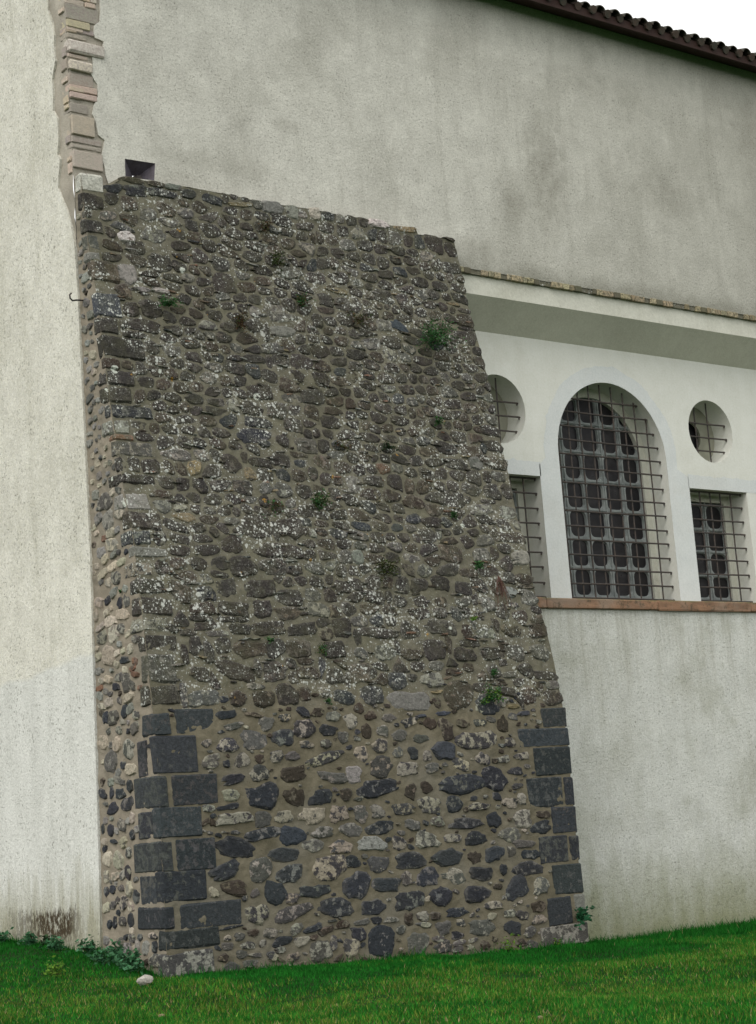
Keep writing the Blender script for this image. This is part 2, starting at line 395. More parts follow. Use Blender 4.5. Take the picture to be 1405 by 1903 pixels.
# ------------------------------------------------------------------ ground
_g = [(-.1, .05, .44), (-.1, 1.3, .52), (-.1, 2.65, .56), (-.1, 6, .6), (-3, 3, .5), (8, 0, -.24), (11.2, 0, -.23), (16, 0, -.23), (25, 0, -.2),
      (-5, -8, .02), (3, -6, -.16), (9, -6, -.26), (16, -6, -.25), (-10, -19, 0), (0, -19, -.1), (12, -19, -.2), (-14, 0, .4), (-9, -3, .2), (-3, -3, .16), (-1, -4.5, .02), (5, -3, -.15), (9, -2, -.24), (7.0, -.7, -.2)]
for p in [(311, 1822), (420, 1808), (520, 1796), (600, 1796), (674, 1787), (729, 1782), (859, 1776), (1006, 1761), (1094, 1756)]:
    q = on_y(*p, Y=-1.35); _g.append((q[0], -1.4, q[2]))
for p in [(203, 1772), (240, 1785), (270, 1800)]:
    q = on_side(*p); _g.append((-.05, q[1], q[2]))
_g = np.array(_g)
def ground_z(X, Y):
    X = np.asarray(X, float); Y = np.asarray(Y, float)
    d2 = (X[..., None] - _g[:, 0]) ** 2 + (Y[..., None] - _g[:, 1]) ** 2 + .03
    w = d2 ** -1.6
    far = np.clip((np.hypot(X, Y) - 30) / 60, 0, 1)
    return (w * _g[:, 2]).sum(-1) / w.sum(-1) * (1 - far) + 0 * far
def gz(x, y): return float(ground_z(x, y))
xs = np.concatenate([[-900, -300, -120, -60, -35], np.arange(-20, 28.01, .3), [40, 70, 140, 300, 900]])
ys = np.concatenate([[-900, -300, -120, -60, -35], np.arange(-24, 9.01, .3), [20, 50, 120, 300, 900]])
GX, GY = np.meshgrid(xs, ys); GZ = ground_z(GX, GY)
nx, ny = len(xs), len(ys)
me = bpy.data.meshes.new('ground')
me.from_pydata(np.c_[GX.ravel(), GY.ravel(), GZ.ravel()].tolist(), [], [(j * nx + i, j * nx + i + 1, (j + 1) * nx + i + 1, (j + 1) * nx + i) for j in range(ny - 1) for i in range(nx - 1)])
me.polygons.foreach_set('use_smooth', [True] * len(me.polygons)); me.materials.append(M['soil'])
ground = bpy.data.objects.new('ground', me); COL.objects.link(ground); ground['kind'] = 'structure'

# ------------------------------------------------------------------ the building
YR, ZSILL, ZCOR, ZEAVE = .50, 4.62, 9.49, 14.02      # recess plane, ledge, brick course, eaves
bld = empty('plastered_building', (7, 3, 0))
tag(bld, 'tall pale plastered stone building with barred arched window and tiled eaves behind the buttress', 'building')
def poly(loops, place, name, mat, parent=bld, flip=False):
    tris = tessellate_polygon([[Vector((a, b, 0)) for a, b in lp] for lp in loops])
    pts = [p for lp in loops for p in lp]
    fs = [tuple(t) for t in tris]
    out = []
    for t in fs:
        (x0, y0), (x1, y1), (x2, y2) = (pts[i] for i in t)
        ar = (x1 - x0) * (y2 - y0) - (x2 - x0) * (y1 - y0)
        if abs(ar) < 1e-9: continue
        if (ar > 0) == flip: t = t[::-1]
        out.append(t)
    return MB().add([place(a, b) for a, b in pts], out).build(name, mat, parent)
def dense(lp, step=.25):
    r = []
    for (a, b), (c, d) in zip(lp, lp[1:] + lp[:1]):
        k = max(1, int(math.hypot(c - a, d - b) / step))
        r += [(a + (c - a) * i / k, b + (d - b) * i / k) for i in range(k)]
    return r
def c7(x, y): return (80 + x * .19444, y * .19444)
# broken edge of the plaster beside the exposed corner quoins (front face)
_edge = [(545, -60), (545, 0), (548, 110), (540, 205), (492, 240), (485, 320), (500, 360), (580, 395), (575, 490), (470, 540), (478, 620), (455, 700), (490, 760), (520, 810), (525, 930), (490, 1000), (470, 1090), (495, 1130), (530, 1290), (590, 1340), (575, 1430), (560, 1500), (590, 1600), (600, 1680)]
EDGE_F = [(on_y(*c7(*p))[0], on_y(*c7(*p))[2]) for p in _edge]
EDGE_F = [(.62, 14.0), (.60, 12.9)] + EDGE_F
vent = [(.845, 10.186), (1.29, 10.2), (1.262, 9.965), (.84, 9.94)]
fl = EDGE_F + [(.7, 9.45), (.9, 9.2), (5.2, 9.2), (5.75, 9.3), (5.8, ZCOR), (30, ZCOR), (30, ZEAVE), (.62, ZEAVE)]
W_ = .03   # thickness of the plaster coat
poly([fl, vent], lambda a, b: (a, 0, b), 'front_plaster', M['plaster_front'])
def strip(line, pa, pb, name, mat):      # the broken edge of a coat
    vs = [pa(a, b) for a, b in line] + [pb(a, b) for a, b in line]; k = len(line)
    return MB().add(vs, [(i, i + 1, k + i + 1, k + i) for i in range(k - 1)]).build(name, mat, bld)
strip(EDGE_F, lambda a, b: (a, 0, b), lambda a, b: (a, .06, b), 'plaster_edge', M['plaster_front'])
# side wall with its own broken edge
_es = [(60, -40), (60, 100), (90, 200), (120, 340), (115, 450), (130, 580), (100, 760), (108, 900), (110, 1060), (150, 1130), (160, 1330), (150, 1480), (175, 1520), (160, 1700), (158, 1800)]
EDGE_S = [(on_side(*c7(*p))[1], on_side(*c7(*p))[2]) for p in _es]
EDGE_S = [(.26, 14.0), (.22, 12.9)] + EDGE_S + [(.10, 9.3), (.02, 8.9), (.0, 8.2), (.0, 6.5), (-.005, 5), (.005, 3.9), (.0, 2.5), (.0, 1.2), (.0, -.4)]
sl = EDGE_S + [(16, -.4), (16, ZEAVE), (.26, ZEAVE)]
# cut the side wall into level bands so that it can follow the slight flare of the foot
bm = bmesh.new()
vs_ = [bm.verts.new((0, a, b)) for a, b in sl]
for i in range(len(vs_)): bm.edges.new((vs_[i], vs_[(i + 1) % len(vs_)]))
bmesh.ops.triangle_fill(bm, edges=bm.edges[:], use_beauty=True)
for zc in (.3, .9, 1.5, 2.2, 3, 4, 5): bmesh.ops.bisect_plane(bm, geom=bm.verts[:] + bm.edges[:] + bm.faces[:], plane_co=(0, 0, zc), plane_no=(0, 0, 1))
for v in bm.verts: v.co.x = float(x_left(v.co.z)) - .022
bmesh.ops.recalc_face_normals(bm, faces=bm.faces)
me = bpy.data.meshes.new('side_plaster'); bm.to_mesh(me); bm.free(); me.materials.append(M['plaster_side'])
o = bpy.data.objects.new('side_plaster', me); COL.objects.link(o); o.parent = bld; o.matrix_parent_inverse = Matrix.Translation(-Vector(bld.location))
strip(EDGE_S, lambda a, b: (float(x_left(b)) - .022, a, b), lambda a, b: (float(x_left(b)) + .05, a, b), 'plaster_edge', M['plaster_side'])
# wall core behind the plaster at the corner
core = MB()
zz = np.arange(-.5, 14.01, .07); aa = np.arange(0, .68, .045)
def wob(a, z, s=0): return .018 * noise.noise(Vector((a * 5, z * 5, s))) + .012 * noise.noise(Vector((a * 14, z * 14, s + 3)))
vs = []; fs = []
for z in zz:
    for a in aa: vs.append((.11 + a, .022 + wob(a, z) * .8, z))
na = len(aa)
fs = [(j * na + i, j * na + i + 1, (j + 1) * na + i + 1, (j + 1) * na + i) for j in range(len(zz) - 1) for i in range(na - 1)]
core.add(vs, fs)
vs = []
for z in zz:
    for a in aa[:12]: vs.append((float(x_left(z)) + .006 + wob(a, z, 7) * .8, .022 + a, z))
na = 12
core.add(vs, [(j * na + i, (j + 1) * na + i, (j + 1) * na + i + 1, j * na + i + 1) for j in range(len(zz) - 1) for i in range(na - 1)])
core.build('corner_mortar', M['mortar_pale'], bld, smooth=True)

def rough_block(x0, x1, y0, y1, z0, z1, col, r=.012, seed=0, tilt=0.):
    """a dressed block with chamfered, slightly chipped edges"""
    mb = MB(); vs = []; idx = {}
    cx, cy, cz = (x0 + x1) / 2, (y0 + y1) / 2, (z0 + z1) / 2
    hx, hy, hz = (x1 - x0) / 2, (y1 - y0) / 2, (z1 - z0) / 2
    r = min(r, hx * .4, hy * .4, hz * .4)
    for sx in (-1, 1):
        for sy in (-1, 1):
            for sz in (-1, 1):
                for ax in range(3):
                    p = [hx - r, hy - r, hz - r]; p[ax] = (hx, hy, hz)[ax]
                    k = .35 * r
                    q = [cx + sx * p[0] + jit(k), cy + sy * p[1] + jit(k), cz + sz * p[2] + jit(k) + tilt * sx * p[0]]
                    idx[(sx, sy, sz, ax)] = len(vs); vs.append(tuple(q))
    fs = []
    for ax in range(3):
        o1, o2 = [a for a in range(3) if a != ax]
        for s in (-1, 1):
            quad = []
            for u, v in ((-1, -1), (1, -1), (1, 1), (-1, 1)):
                k = [0, 0, 0]; k[ax] = s; k[o1] = u; k[o2] = v; quad.append(idx[(k[0], k[1], k[2], ax)])
            fs.append(tuple(quad))
    for ax in range(3):
        o1, o2 = [a for a in range(3) if a != ax]
        for u in (-1, 1):
            for v in (-1, 1):
                q = []
                for s, fa in ((-1, o1), (1, o1), (1, o2), (-1, o2)):
                    k = [0, 0, 0]; k[ax] = s; k[o1] = u; k[o2] = v; q.append(idx[(k[0], k[1], k[2], fa)])
                fs.append(tuple(q))
    for sx in (-1, 1):
        for sy in (-1, 1):
            for sz in (-1, 1): fs.append(tuple(idx[(sx, sy, sz, a)] for a in range(3)))
    mb.add(vs, fs, **col)
    return mb
def fix(o, rough=0):
    bm = bmesh.new(); bm.from_mesh(o.data)
    if rough:
        bmesh.ops.subdivide_edges(bm, edges=[e for e in bm.edges if e.calc_length() > .07], cuts=3, use_grid_fill=True)
        sd_ = random.random() * 60
        for v in bm.verts:
            p = v.co * 9 + Vector((sd_, 0, 0)); q = v.co * 26 + Vector((0, sd_, 0))
            v.co += Vector((noise.noise(p), noise.noise(p + Vector((9, 0, 0))), noise.noise(p + Vector((0, 9, 0))))) * rough + Vector((noise.noise(q), noise.noise(q + Vector((5, 0, 0))), noise.noise(q + Vector((0, 5, 0))))) * rough * .7; bmesh.ops.recalc_face_normals(bm, faces=bm.faces); bm.to_mesh(o.data); bm.free(); return o

# exposed bricks and stones of the corner: (front right edge, top, bottom) in metres, side depth, kind
BK = {'y': ((.55, .47, .34), (.42, .36, .29)), 'k': ((.52, .43, .36), (.45, .37, .32)), 'w': ((.58, .52, .46), (.44, .38, .34)),
      'c': ((.50, .43, .36), (.42, .36, .31)), 'g': ((.36, .33, .29), (.29, .26, .23))}
def brick(x0, x1, y1, z0, z1, k, out=0., name='brick', r=.008):
    a, b = BK[k]
    return fix(rough_block(x0, x1, -.0 - out, y1, z0, z1, dict(tint=vary(a, .1), tint2=vary(b, .1)), r, tilt=jit(.01)).build(name, M['brick'], bld))
def zc7(x, y): q = on_y(*c7(x, y)); return q[0], q[2]
for (xa, ya, xb, yb, k, side, out, nm) in [
    (212, 20, 530, 165, 'g', .2, -.005, 'corner_stone'),
    (215, 175, 445, 245, 'y', .20, .012, 'brick'), (222, 250, 320, 292, 'y', .2, .0, 'brick'), (335, 265, 385, 305, 'k', .2, .0, 'brick'), (398, 275, 488, 325, 'g', .2, -.005, 'brick'),
    (225, 305, 415, 350, 'g', .18, -.005, 'brick'),
    (210, 365, 580, 480, 'w', .13, .035, 'corner_stone'), (235, 500, 430, 535, 'k', .13, -.008, 'brick'),
    (215, 560, 465, 655, 'w', .12, .03, 'corner_stone'), (225, 680, 480, 790, 'g', .13, -.008, 'corner_stone'),
    (245, 815, 388, 862, 'y', .2, .006, 'brick'), (415, 830, 518, 890, 'k', .12, .004, 'brick'), (255, 880, 350, 930, 'c', .2, -.003, 'brick'), (362, 890, 515, 945, 'k', .12, .008, 'brick'),
    (255, 975, 430, 1060, 'g', .2, -.003, 'brick'), (250, 1090, 490, 1270, 'c', .14, .012, 'corner_stone'),
    (270, 1290, 560, 1350, 'g', .15, -.008, 'brick'), (270, 1365, 560, 1400, 'g', .15, -.006, 'brick'),
    (275, 1430, 565, 1590, 'c', .16, .014, 'corner_stone')]:
    X0, Z1 = zc7(xa, ya); X1, _ = zc7(xb, (ya + yb) / 2); _, Z0 = zc7((xa + 0), yb - (xb - xa) * .0)
    # courses slope in the picture only because of perspective: take the heights at the left edge
    brick(.105, X1, side, Z0, Z1, k, out, nm, .02 if k == 'w' else .008)
z = 14.0
while z > 12.15:
    h = random.choice([.07, .075, .16]); x = .105
    while x < .5:
        w = random.uniform(.14, .28); brick(x, min(x + w, .56), .2, z - h, z, random.choice('ykgcw'), jit(.008)); x += w + .015
    z -= h + .018
# brick ends seen on the side face
z = 12.1
while z > 9.9:
    h = random.choice([.06, .065, .1, .14])
    if random.random() < .6:
        a, b = BK[random.choice('ykwcg')]
        y0 = random.uniform(.0, .03)
        fix(rough_block(.082 + jit(.004), .2, y0 + .02, y0 + random.uniform(.09, .2), z - h, z, dict(tint=vary(a, .1), tint2=vary(b, .1)), .01).build('brick', M['brick'], bld))
    z -= h + .02

# lower parts of the wall
def quad(name, mat, pts, parent=bld): return MB().add(pts, [tuple(range(len(pts)))]).build(name, mat, parent)
quad('lower_wall', M['plaster_low'], [(5.5, 0, -.6), (30, 0, -.6), (30, 0, ZSILL), (5.5, 0, ZSILL)])
YF = .05; ZF = 9.13; ZRI = on_y(1100, 645, YR)[2]
quad('fascia', M['plaster_fascia'], [(5.7, YF, ZF), (30, YF, ZF), (30, YF, ZCOR), (5.7, YF, ZCOR)])
quad('soffit', M['soffit'], [(5.7, YF, ZF), (5.7, YR, ZRI), (30, YR, ZRI), (30, YF, ZF)])
quad('recess_end', M['plaster_smooth'], [(5.7, 0, ZSILL), (5.7, YR, ZSILL), (5.7, YR, ZF), (5.7, 0, ZF)])
# thin brick course hanging under the rough plaster
x = 5.85; bi = 0
while x < 16.5:
    w = random.choice([.10, .12, .13, .14, .22, .07]); h = .075 + jit(.006)
    k = random.choice('yyyycg') if random.random() > .2 else None
    out = .004 + random.uniform(0, .012)
    if k:
        a, b = BK[k]
        a = {'y': (.42, .36, .24), 'c': (.33, .27, .17), 'g': (.14, .13, .09)}[k]
        fix(rough_block(x, x + w, -out, .09, ZCOR - .075 + jit(.004), ZCOR + .012, dict(tint=vary(a, .15), tint2=(.12, .115, .08)), .006).build('brick', M['brick'], bld))
    x += w + .012
MB().box(5.8, 30, .012, .12, ZCOR - .072, ZCOR + .005).build('bed_joint', M['mortar'], bld)
# ledge under the recess
lx = 5.5; lens_ = [1.9, 2.3, 2.1, 2.4, 2.2, 2.3, 3.0, 3, 3]
led = []
for w in lens_:
    led.append(fix(rough_block(lx, lx + w - .006, -.055, YR - .01, ZSILL - .10 + jit(.003), ZSILL + .055 + jit(.003), dict(tint=(.3, .2, .1)), .016).build('ledge_slab', M['ledge'], bld)))
    lx += w

# windows -----------------------------------------------------------
KR = (19 + YR) / 19.9                      # window sizes were taken for a plane .9 m deep; bring them to the plane used
def fX(x): return CAM[0] + (x - CAM[0]) * KR
def fZ(z): return CAM[2] + (z - CAM[2]) * KR
ACX, AR, AZS = fX(10.02), 1.20 * KR, fZ(7.12)
RX0, RX1, RX2, RX3, RZT, RCZ, RR, CXL, CXR = fX(6.98), fX(8.41), fX(11.69), fX(13.10), fZ(6.70), fZ(7.70), .535 * KR, fX(7.67), fX(12.37)
def arch_loop(cx, r, zs, z0, n=28): return [(cx - r, z0)] + [(cx - r * math.cos(PI * i / n), zs + r * math.sin(PI * i / n)) for i in range(n + 1)] + [(cx + r, z0)]
def circ_loop(cx, cz, r, n=32): return [(cx + r * math.cos(2 * PI * i / n), cz + r * math.sin(2 * PI * i / n)) for i in range(n)]
def rect_loop(x0, x1, z0, z1): return [(x0, z0), (x0, z1), (x1, z1), (x1, z0)]
ZB = ZSILL + .02
openings = {'arch': arch_loop(ACX, AR, AZS, ZB + .03), 'cl': circ_loop(CXL, RCZ, RR), 'cr': circ_loop(CXR, RCZ, RR),
            'rl': rect_loop(RX0, RX1, ZB + .03, RZT), 'rr': rect_loop(RX2, RX3, ZB + .03, RZT),
            'arch2': arch_loop(17.6, AR, AZS, ZB + .03), 'cl2': circ_loop(15.25, 7.70, .535), 'rl2': rect_loop(14.6, 16.0, ZB + .03, 6.70)}
rw = rect_loop(5.7, 30, ZB, ZRI)
poly([rw] + [openings[k] for k in openings], lambda a, b: (a, YR, b), 'recess_wall', M['plaster_smooth'])
def offset_noise(lp, d, seed, centre):
    out = []
    for i, (a, b) in enumerate(lp):
        va, vb = a - centre[0], b - centre[1]; l = math.hypot(va, vb)
        k = d * (1 + .35 * noise.noise(Vector((a * 2.2, b * 2.2, seed))) + .15 * noise.noise(Vector((a * 8, b * 8, seed))))
        out.append((a + va / l * k, b + vb / l * k))
    return out
# bluish painted bands round the arch and the square windows (thin coats, 3 mm proud)
outer = []
al = arch_loop(ACX, AR, AZS, ZB + .03, 60)
def band(loop_in, loop_out, name='paint_band'):
    k = len(loop_in); vs = [(a, YR - .003, b) for a, b in loop_in] + [(a, YR - .003, b) for a, b in loop_out]
    return MB().add(vs, [(i, i + 1, k + i + 1, k + i)[::-1] for i in range(k - 1)]).build(name, M['paint_band'], bld)
al = [(ACX - AR, ZB + .03 + (AZS - ZB - .03) * i / 20) for i in range(20)] + [(ACX - AR * math.cos(PI * i / 60), AZS + AR * math.sin(PI * i / 60)) for i in range(61)] + [(ACX + AR, AZS - (AZS - ZB - .03) * i / 20) for i in range(1, 21)]
ao = []
for i, (a, b) in enumerate(al):
    w = .26 + .05 * noise.noise(Vector((a * 3, b * 3, 1))) + .03 * noise.noise(Vector((a * 13, b * 13, 5)))
    if i < 20: ao.append((a - w if b > RZT + .2 else a - .42, b))
    elif i > 80: ao.append((a + w if b > RZT + .2 else a + .47, b))
    else:
        t = PI * (i - 20) / 60; ao.append((ACX - (AR + w) * math.cos(t), AZS + (AR + w) * math.sin(t)))
band(al, ao)
for x0, x1 in ((6.2, RX1), (RX2, RX3 + .5)):
    n_p = 24; a = [(x0 + (x1 - x0) * i / n_p, RZT) for i in range(n_p + 1)]
    b = [(p, RZT + .22 + .04 * noise.noise(Vector((p * 5, 1, 2))) + .03 * noise.noise(Vector((p * 15, 1, 2)))) for p, _ in a]
    band(a, b)
def reveal(lp, y0, y1, parent, mat=M['plaster_smooth'], closed=False):
    k = len(lp); vs = [(a, y0, b) for a, b in lp] + [(a, y1, b) for a, b in lp]
    fs = [(i, (i + 1) % k, k + (i + 1) % k, k + i) for i in range(k if closed else k - 1)]
    return MB().add(vs, fs).build('reveal', mat, parent, smooth=len(lp) > 8)
def sub(o): pass
def inside(lp, x, z):
    c = False; k = len(lp)
    for i in range(k):
        (x0, z0), (x1, z1) = lp[i], lp[(i + 1) % k]
        if (z0 > z) != (z1 > z) and x < (x1 - x0) * (z - z0) / (z1 - z0) + x0: c = not c
    return c
def span(lp, z):      # the opening's extent in x at height z
    xs_ = []
    k = len(lp)
    for i in range(k):
        (x0, z0), (x1, z1) = lp[i], lp[(i + 1) % k]
        if (z0 > z) != (z1 > z): xs_.append((x1 - x0) * (z - z0) / (z1 - z0) + x0)
    return (min(xs_), max(xs_)) if xs_ else None
def spanx(lp, x):
    zs_ = []
    k = len(lp)
    for i in range(k):
        (x0, z0), (x1, z1) = lp[i], lp[(i + 1) % k]
        if (x0 > x) != (x1 > x): zs_.append((z1 - z0) * (x - x0) / (x1 - x0) + z0)
    return (min(zs_), max(zs_)) if zs_ else None
def window(kind, lp, xs_bar, zs_bar, cols, rows, glaze, closed=False, depth=.45, rbar=.0135):
    """one window: reveal, grille of iron bars, tracery with rounded corners, panes"""
    anchor = quad('%s_window' % kind, M['pane'], [(a, YR + depth + .05, b) for a, b in lp], bld)
    anchor['label'] = {'arched': 'tall arched window behind an iron grille', 'round': 'small round window with iron bars', 'square': 'low rectangular window behind an iron grille'}[kind]
    rv = reveal(lp, YR, YR + depth + .06, anchor, closed=closed); rv.matrix_parent_inverse = Matrix.Identity(4)
    def kid(mb, name, mat, smooth=False, kind_=None):
        o = bpy.data.objects.new(name, mb.mesh(name, mat, smooth)); COL.objects.link(o); o.parent = anchor
        if kind_: o['kind'] = kind_
        return o
    yb = YR + .125
    for zb in zs_bar:
        s = span(lp, zb)
        if not s or s[1] - s[0] < .15: continue
        e = s[1] + .01
        z0 = zb + jit(.006)
        kid(MB().tube([(s[0] - .02, yb, z0 + jit(.004)), ((s[0] + e) / 2, yb + .004, z0 + jit(.006)), (e - .03, yb, z0 + jit(.004)), (e, yb + .002, z0 - .002)], rbar, 6), 'grille_bar', M['iron'])
        kid(MB().tube([(e - .035, yb - .004, z0 + .012), (e - .035, yb - .006, z0 - .035)], rbar * .9, 5), 'bar_hook', M['iron'])
    for xb in xs_bar:
        s = spanx(lp, xb)
        if not s: continue
        kid(MB().tube([(xb + jit(.006), yb + .016, s[0] - .01), (xb + jit(.008), yb + .016, (s[0] + s[1]) / 2), (xb + jit(.006), yb + .016, s[1] + (.0 if kind == 'round' else .015))], rbar, 6), 'grille_bar', M['iron'])
    if not glaze: return anchor
    # tracery: a slab pierced by rounded openings, built cell by cell
    x0, x1 = cols[0], cols[-1]
    yf, ybk = YR + depth, YR + depth + .045
    tr = MB()
    for i in range(len(cols) - 1):
        for j in range(len(rows) - 1):
            ax, bx, az, bz = cols[i], cols[i + 1], rows[j], rows[j + 1]
            mx, mz = (ax + bx) / 2, (az + bz) / 2
            if not inside(lp, mx, mz) and not inside(lp, mx, az + .05): continue
            hx, hz = (bx - ax) / 2 - .036, (bz - az) / 2 - .026
            rc = min(hx, hz) * random.uniform(.42, .62)
            inn = []
            for cxs, czs, t0 in ((1, 1, 0), (-1, 1, PI / 2), (-1, -1, PI), (1, -1, 1.5 * PI)):
                for q in range(5):
                    t = t0 + PI / 2 * q / 4
                    inn.append((mx + cxs * (hx - rc) + rc * math.cos(t), mz + czs * (hz - rc) + rc * math.sin(t)))
            outl = []
            for a, b in inn:
                da, db = a - mx, b - mz
                k = min(((bx - ax) / 2) / max(abs(da), 1e-6), ((bz - az) / 2) / max(abs(db), 1e-6))
                outl.append((mx + da * k, mz + db * k))
            # pull the outline into the opening
            def clampin(a, b):
                s = spanx(lp, a)
                return (a, min(b, (s[1] if s else b)))
            inn = [clampin(*p) for p in inn]; outl = [clampin(*p) for p in outl]
            k = len(inn)
            vs = [(a, yf, b) for a, b in outl] + [(a, yf, b) for a, b in inn] + [(a + (mx - a) * .05, ybk, b + (mz - b) * .05) for a, b in inn]
            fs = []
            for q in range(k):
                w = (q + 1) % k
                fs += [(q, k + q, k + w, w), (k + q, 2 * k + q, 2 * k + w, k + w)]
            tr.add(vs, fs)
            kid(MB().add([(a, ybk - .004, b) for a, b in inn], [tuple(range(k))]), 'pane', M['pane'])
    kid(tr, 'tracery', M['tracery'])
    ridge = MB()
    for c in cols[1:-1]:
        s = spanx(lp, c)
        if s: ridge.box(c - .014, c + .014, yf - .022, yf + .001, s[0], s[1])
    for r in rows[1:-1]:
        s = span(lp, r)
        if s: ridge.box(max(s[0], cols[0]), min(s[1], cols[-1]), yf - .016, yf + .002, r - .012, r + .012)
    kid(ridge, 'glazing_bars', M['tracery'])
    # plastered rebate: the opening narrows in front of the tracery
    n_o = [(a, b) for a, b in lp]; wI = .125
    cxm = (min(p[0] for p in lp) + max(p[0] for p in lp)) / 2; cz_ = AZS if kind == 'arched' else None
    def inset(a, b):
        if cz_ and b > cz_:
            l = math.hypot(a - cxm, b - cz_); return (cxm + (a - cxm) * (l - wI * 1.1) / l, cz_ + (b - cz_) * (l - wI * 1.1) / l)
        return (a + (wI if a < cxm else -wI), b if (b < 5.5 or cz_) else b - wI * .9)
    n_i = [inset(a, b) for a, b in n_o]; k = len(n_o)
    vs = [(a, yf - .035, b) for a, b in n_o] + [(a, yf - .035, b) for a, b in n_i] + [(a, yf + .06, b) for a, b in n_i]
    kid(MB().add(vs, [f for i in range(k - 1) for f in ((i, i + 1, k + i + 1, k + i), (k + i, k + i + 1, 2 * k + i + 1, 2 * k + i))]), 'window_surround', M['plaster_fascia'])
    # stone jamb beside the glazing
    return anchor
za = [fZ(v) for v in [4.855] + [5.08 + .2275 * i for i in range(14)]]
xa = [fX(8.98 + .251 * i) for i in range(9)]
ccols = [fX(v) for v in (8.90, 9.35, 9.78, 10.21, 10.65, 11.08)]
crow = [fZ(4.46 + .468 * i) for i in range(9)]
zr_ = [fZ(4.85 + .2285 * i) for i in range(9)]
rrow = [fZ(v) for v in (4.55, 4.94, 5.34, 5.74, 6.12, 6.56)]
window('arched', openings['arch'], xa, za, ccols, crow, True)
window('square', openings['rr'], [fX(11.84 + .251 * i) for i in range(5)], zr_, [fX(v) for v in (11.72, 12.10, 12.52, 13.0)], rrow, True)
window('square', openings['rl'], [fX(v) for v in (7.15, 7.40, 7.65, 7.90, 8.155)], zr_, [fX(v) for v in (7.05, 7.45, 7.87, 8.28)], rrow, True)
for k, cx in (('cl', CXL), ('cr', CXR)):
    w = window('round', openings[k], [cx - .20, cx + .10], [fZ(7.40), fZ(7.63), fZ(7.86)], None, None, False, closed=True)
    inn = circ_loop(cx - .06, RCZ, .25, 24); out = circ_loop(cx, RCZ, .54, 24)
    vs = [(a, YR + .40, b) for a, b in out] + [(a, YR + .40, b) for a, b in inn] + [(a, YR + .45, b) for a, b in inn]; kk = 24
    o = MB().add(vs, [f for i in range(kk) for f in ((i, kk + i, kk + (i + 1) % kk, (i + 1) % kk), (kk + i, 2 * kk + i, 2 * kk + (i + 1) % kk, kk + (i + 1) % kk))]).build('window_surround', M['rebate'])
    o.parent = w
for k, kind in (('arch2', 'arched'), ('rl2', 'square'), ('cl2', 'round')):
    quad(kind + '_window', M['pane'], [(a, YR + .45, b) for a, b in openings[k]]); reveal(openings[k], YR, YR + .46, bld, closed=(k == 'cl2'))
MB().box(5.7, 30, YR + .55, YR + .6, ZB, ZRI).build('inner_wall', M['wood'], bld)

# drain opening with a slate hopper
vc = [(.845, .0, 10.186), (1.29, .0, 10.2), (1.262, .0, 9.965), (.84, .0, 9.94)]
ap = [(1.04, .17, 10.05), (1.12, .17, 10.05), (1.12, .17, 9.99), (1.04, .17, 9.99)]
vm = MB()
for i in range(4):
    j = (i + 1) % 4; vm.add([vc[i], vc[j], ap[j], ap[i]], [(3, 2, 1, 0)])
vo = vm.build('drain_opening', M['slate'], bld, label='dark rectangular drain opening with sloping slate sides')
MB().tube([(1.08, .19, 10.02), (1.08, .06, 9.99)], .035, 10).build('drain_spout', M['iron'], vo)


# roof edge
quad('eave_soffit', M['wood'], [(-.35, -.37, 13.86), (-.35, .2, 13.98), (30, .2, 13.98), (30, -.37, 13.86)])
MB().box(-.4, 30, -.40, -.36, 13.79 + .02, 13.95).build('fascia_board', M['wood'], bld)
for q_ in range(60):     # lower (channel) tiles poking out under the cover tiles
    x_ = -.15 + q_ * .31
    if x_ < 17.6: MB().tube([(x_ + jit(.01), -.45 + jit(.015), 13.93), (x_, -.05, 14.05)], .07, 8).build('channel_tile', M['tile'], bld)
SL = math.tan(math.radians(17))
quad('roof_deck', M['tile'], [(-.4, -.42, 13.95), (30, -.42, 13.95), (30, 7, 13.95 + 7.42 * SL), (-.4, 7, 13.95 + 7.42 * SL)])
def tile_mesh():
    mb = MB(); n = 8; L_ = .55
    vs = []
    for (y, r, t) in ((0, .098, 0), (L_, .085, 0)):
        for k in range(n + 1):
            a = PI * k / n; vs.append((r * math.cos(a), y, r * math.sin(a) * .85 + y * SL))
        for k in range(n + 1):
            a = PI * k / n; vs.append(((r - .016) * math.cos(a), y, (r - .016) * math.sin(a) * .85 + y * SL))
    m = n + 1; fs = []
    for k in range(n):
        fs += [(k, k + 1, 2 * m + k + 1, 2 * m + k), (m + k, 3 * m + k, 3 * m + k + 1, m + k + 1), (k, m + k, m + k + 1, k + 1)]
    return mb.add(vs, fs).mesh('roof_tile', M['tile'], False)
tm = tile_mesh(); x = -.3
while x < 17.5:
    for row in range(2):
        o = bpy.data.objects.new('roof_tile', tm); COL.objects.link(o); o.parent = bld; o.matrix_parent_inverse = Matrix.Translation(-Vector(bld.location))
        o.location = (x + jit(.012), -.47 + jit(.02) + row * .46, 13.955 + row * .46 * SL + row * .012 + jit(.006)); o.rotation_euler = (jit(.03), jit(.04), jit(.03))
    x += .31
# back of the building, so that it stands as a solid block
quad('back_wall', M['plaster_front'], [(0.1, 16, -.5), (0.1, 16, 14), (30, 16, 14), (30, 16, -.5)])

# ------------------------------------------------------------------ the buttress
but = empty('stone_buttress', (3.2, -.7, 0))
tag(but, 'tall battered rubble stone buttress with dark quoin blocks and white lichen against the plastered wall', 'buttress')
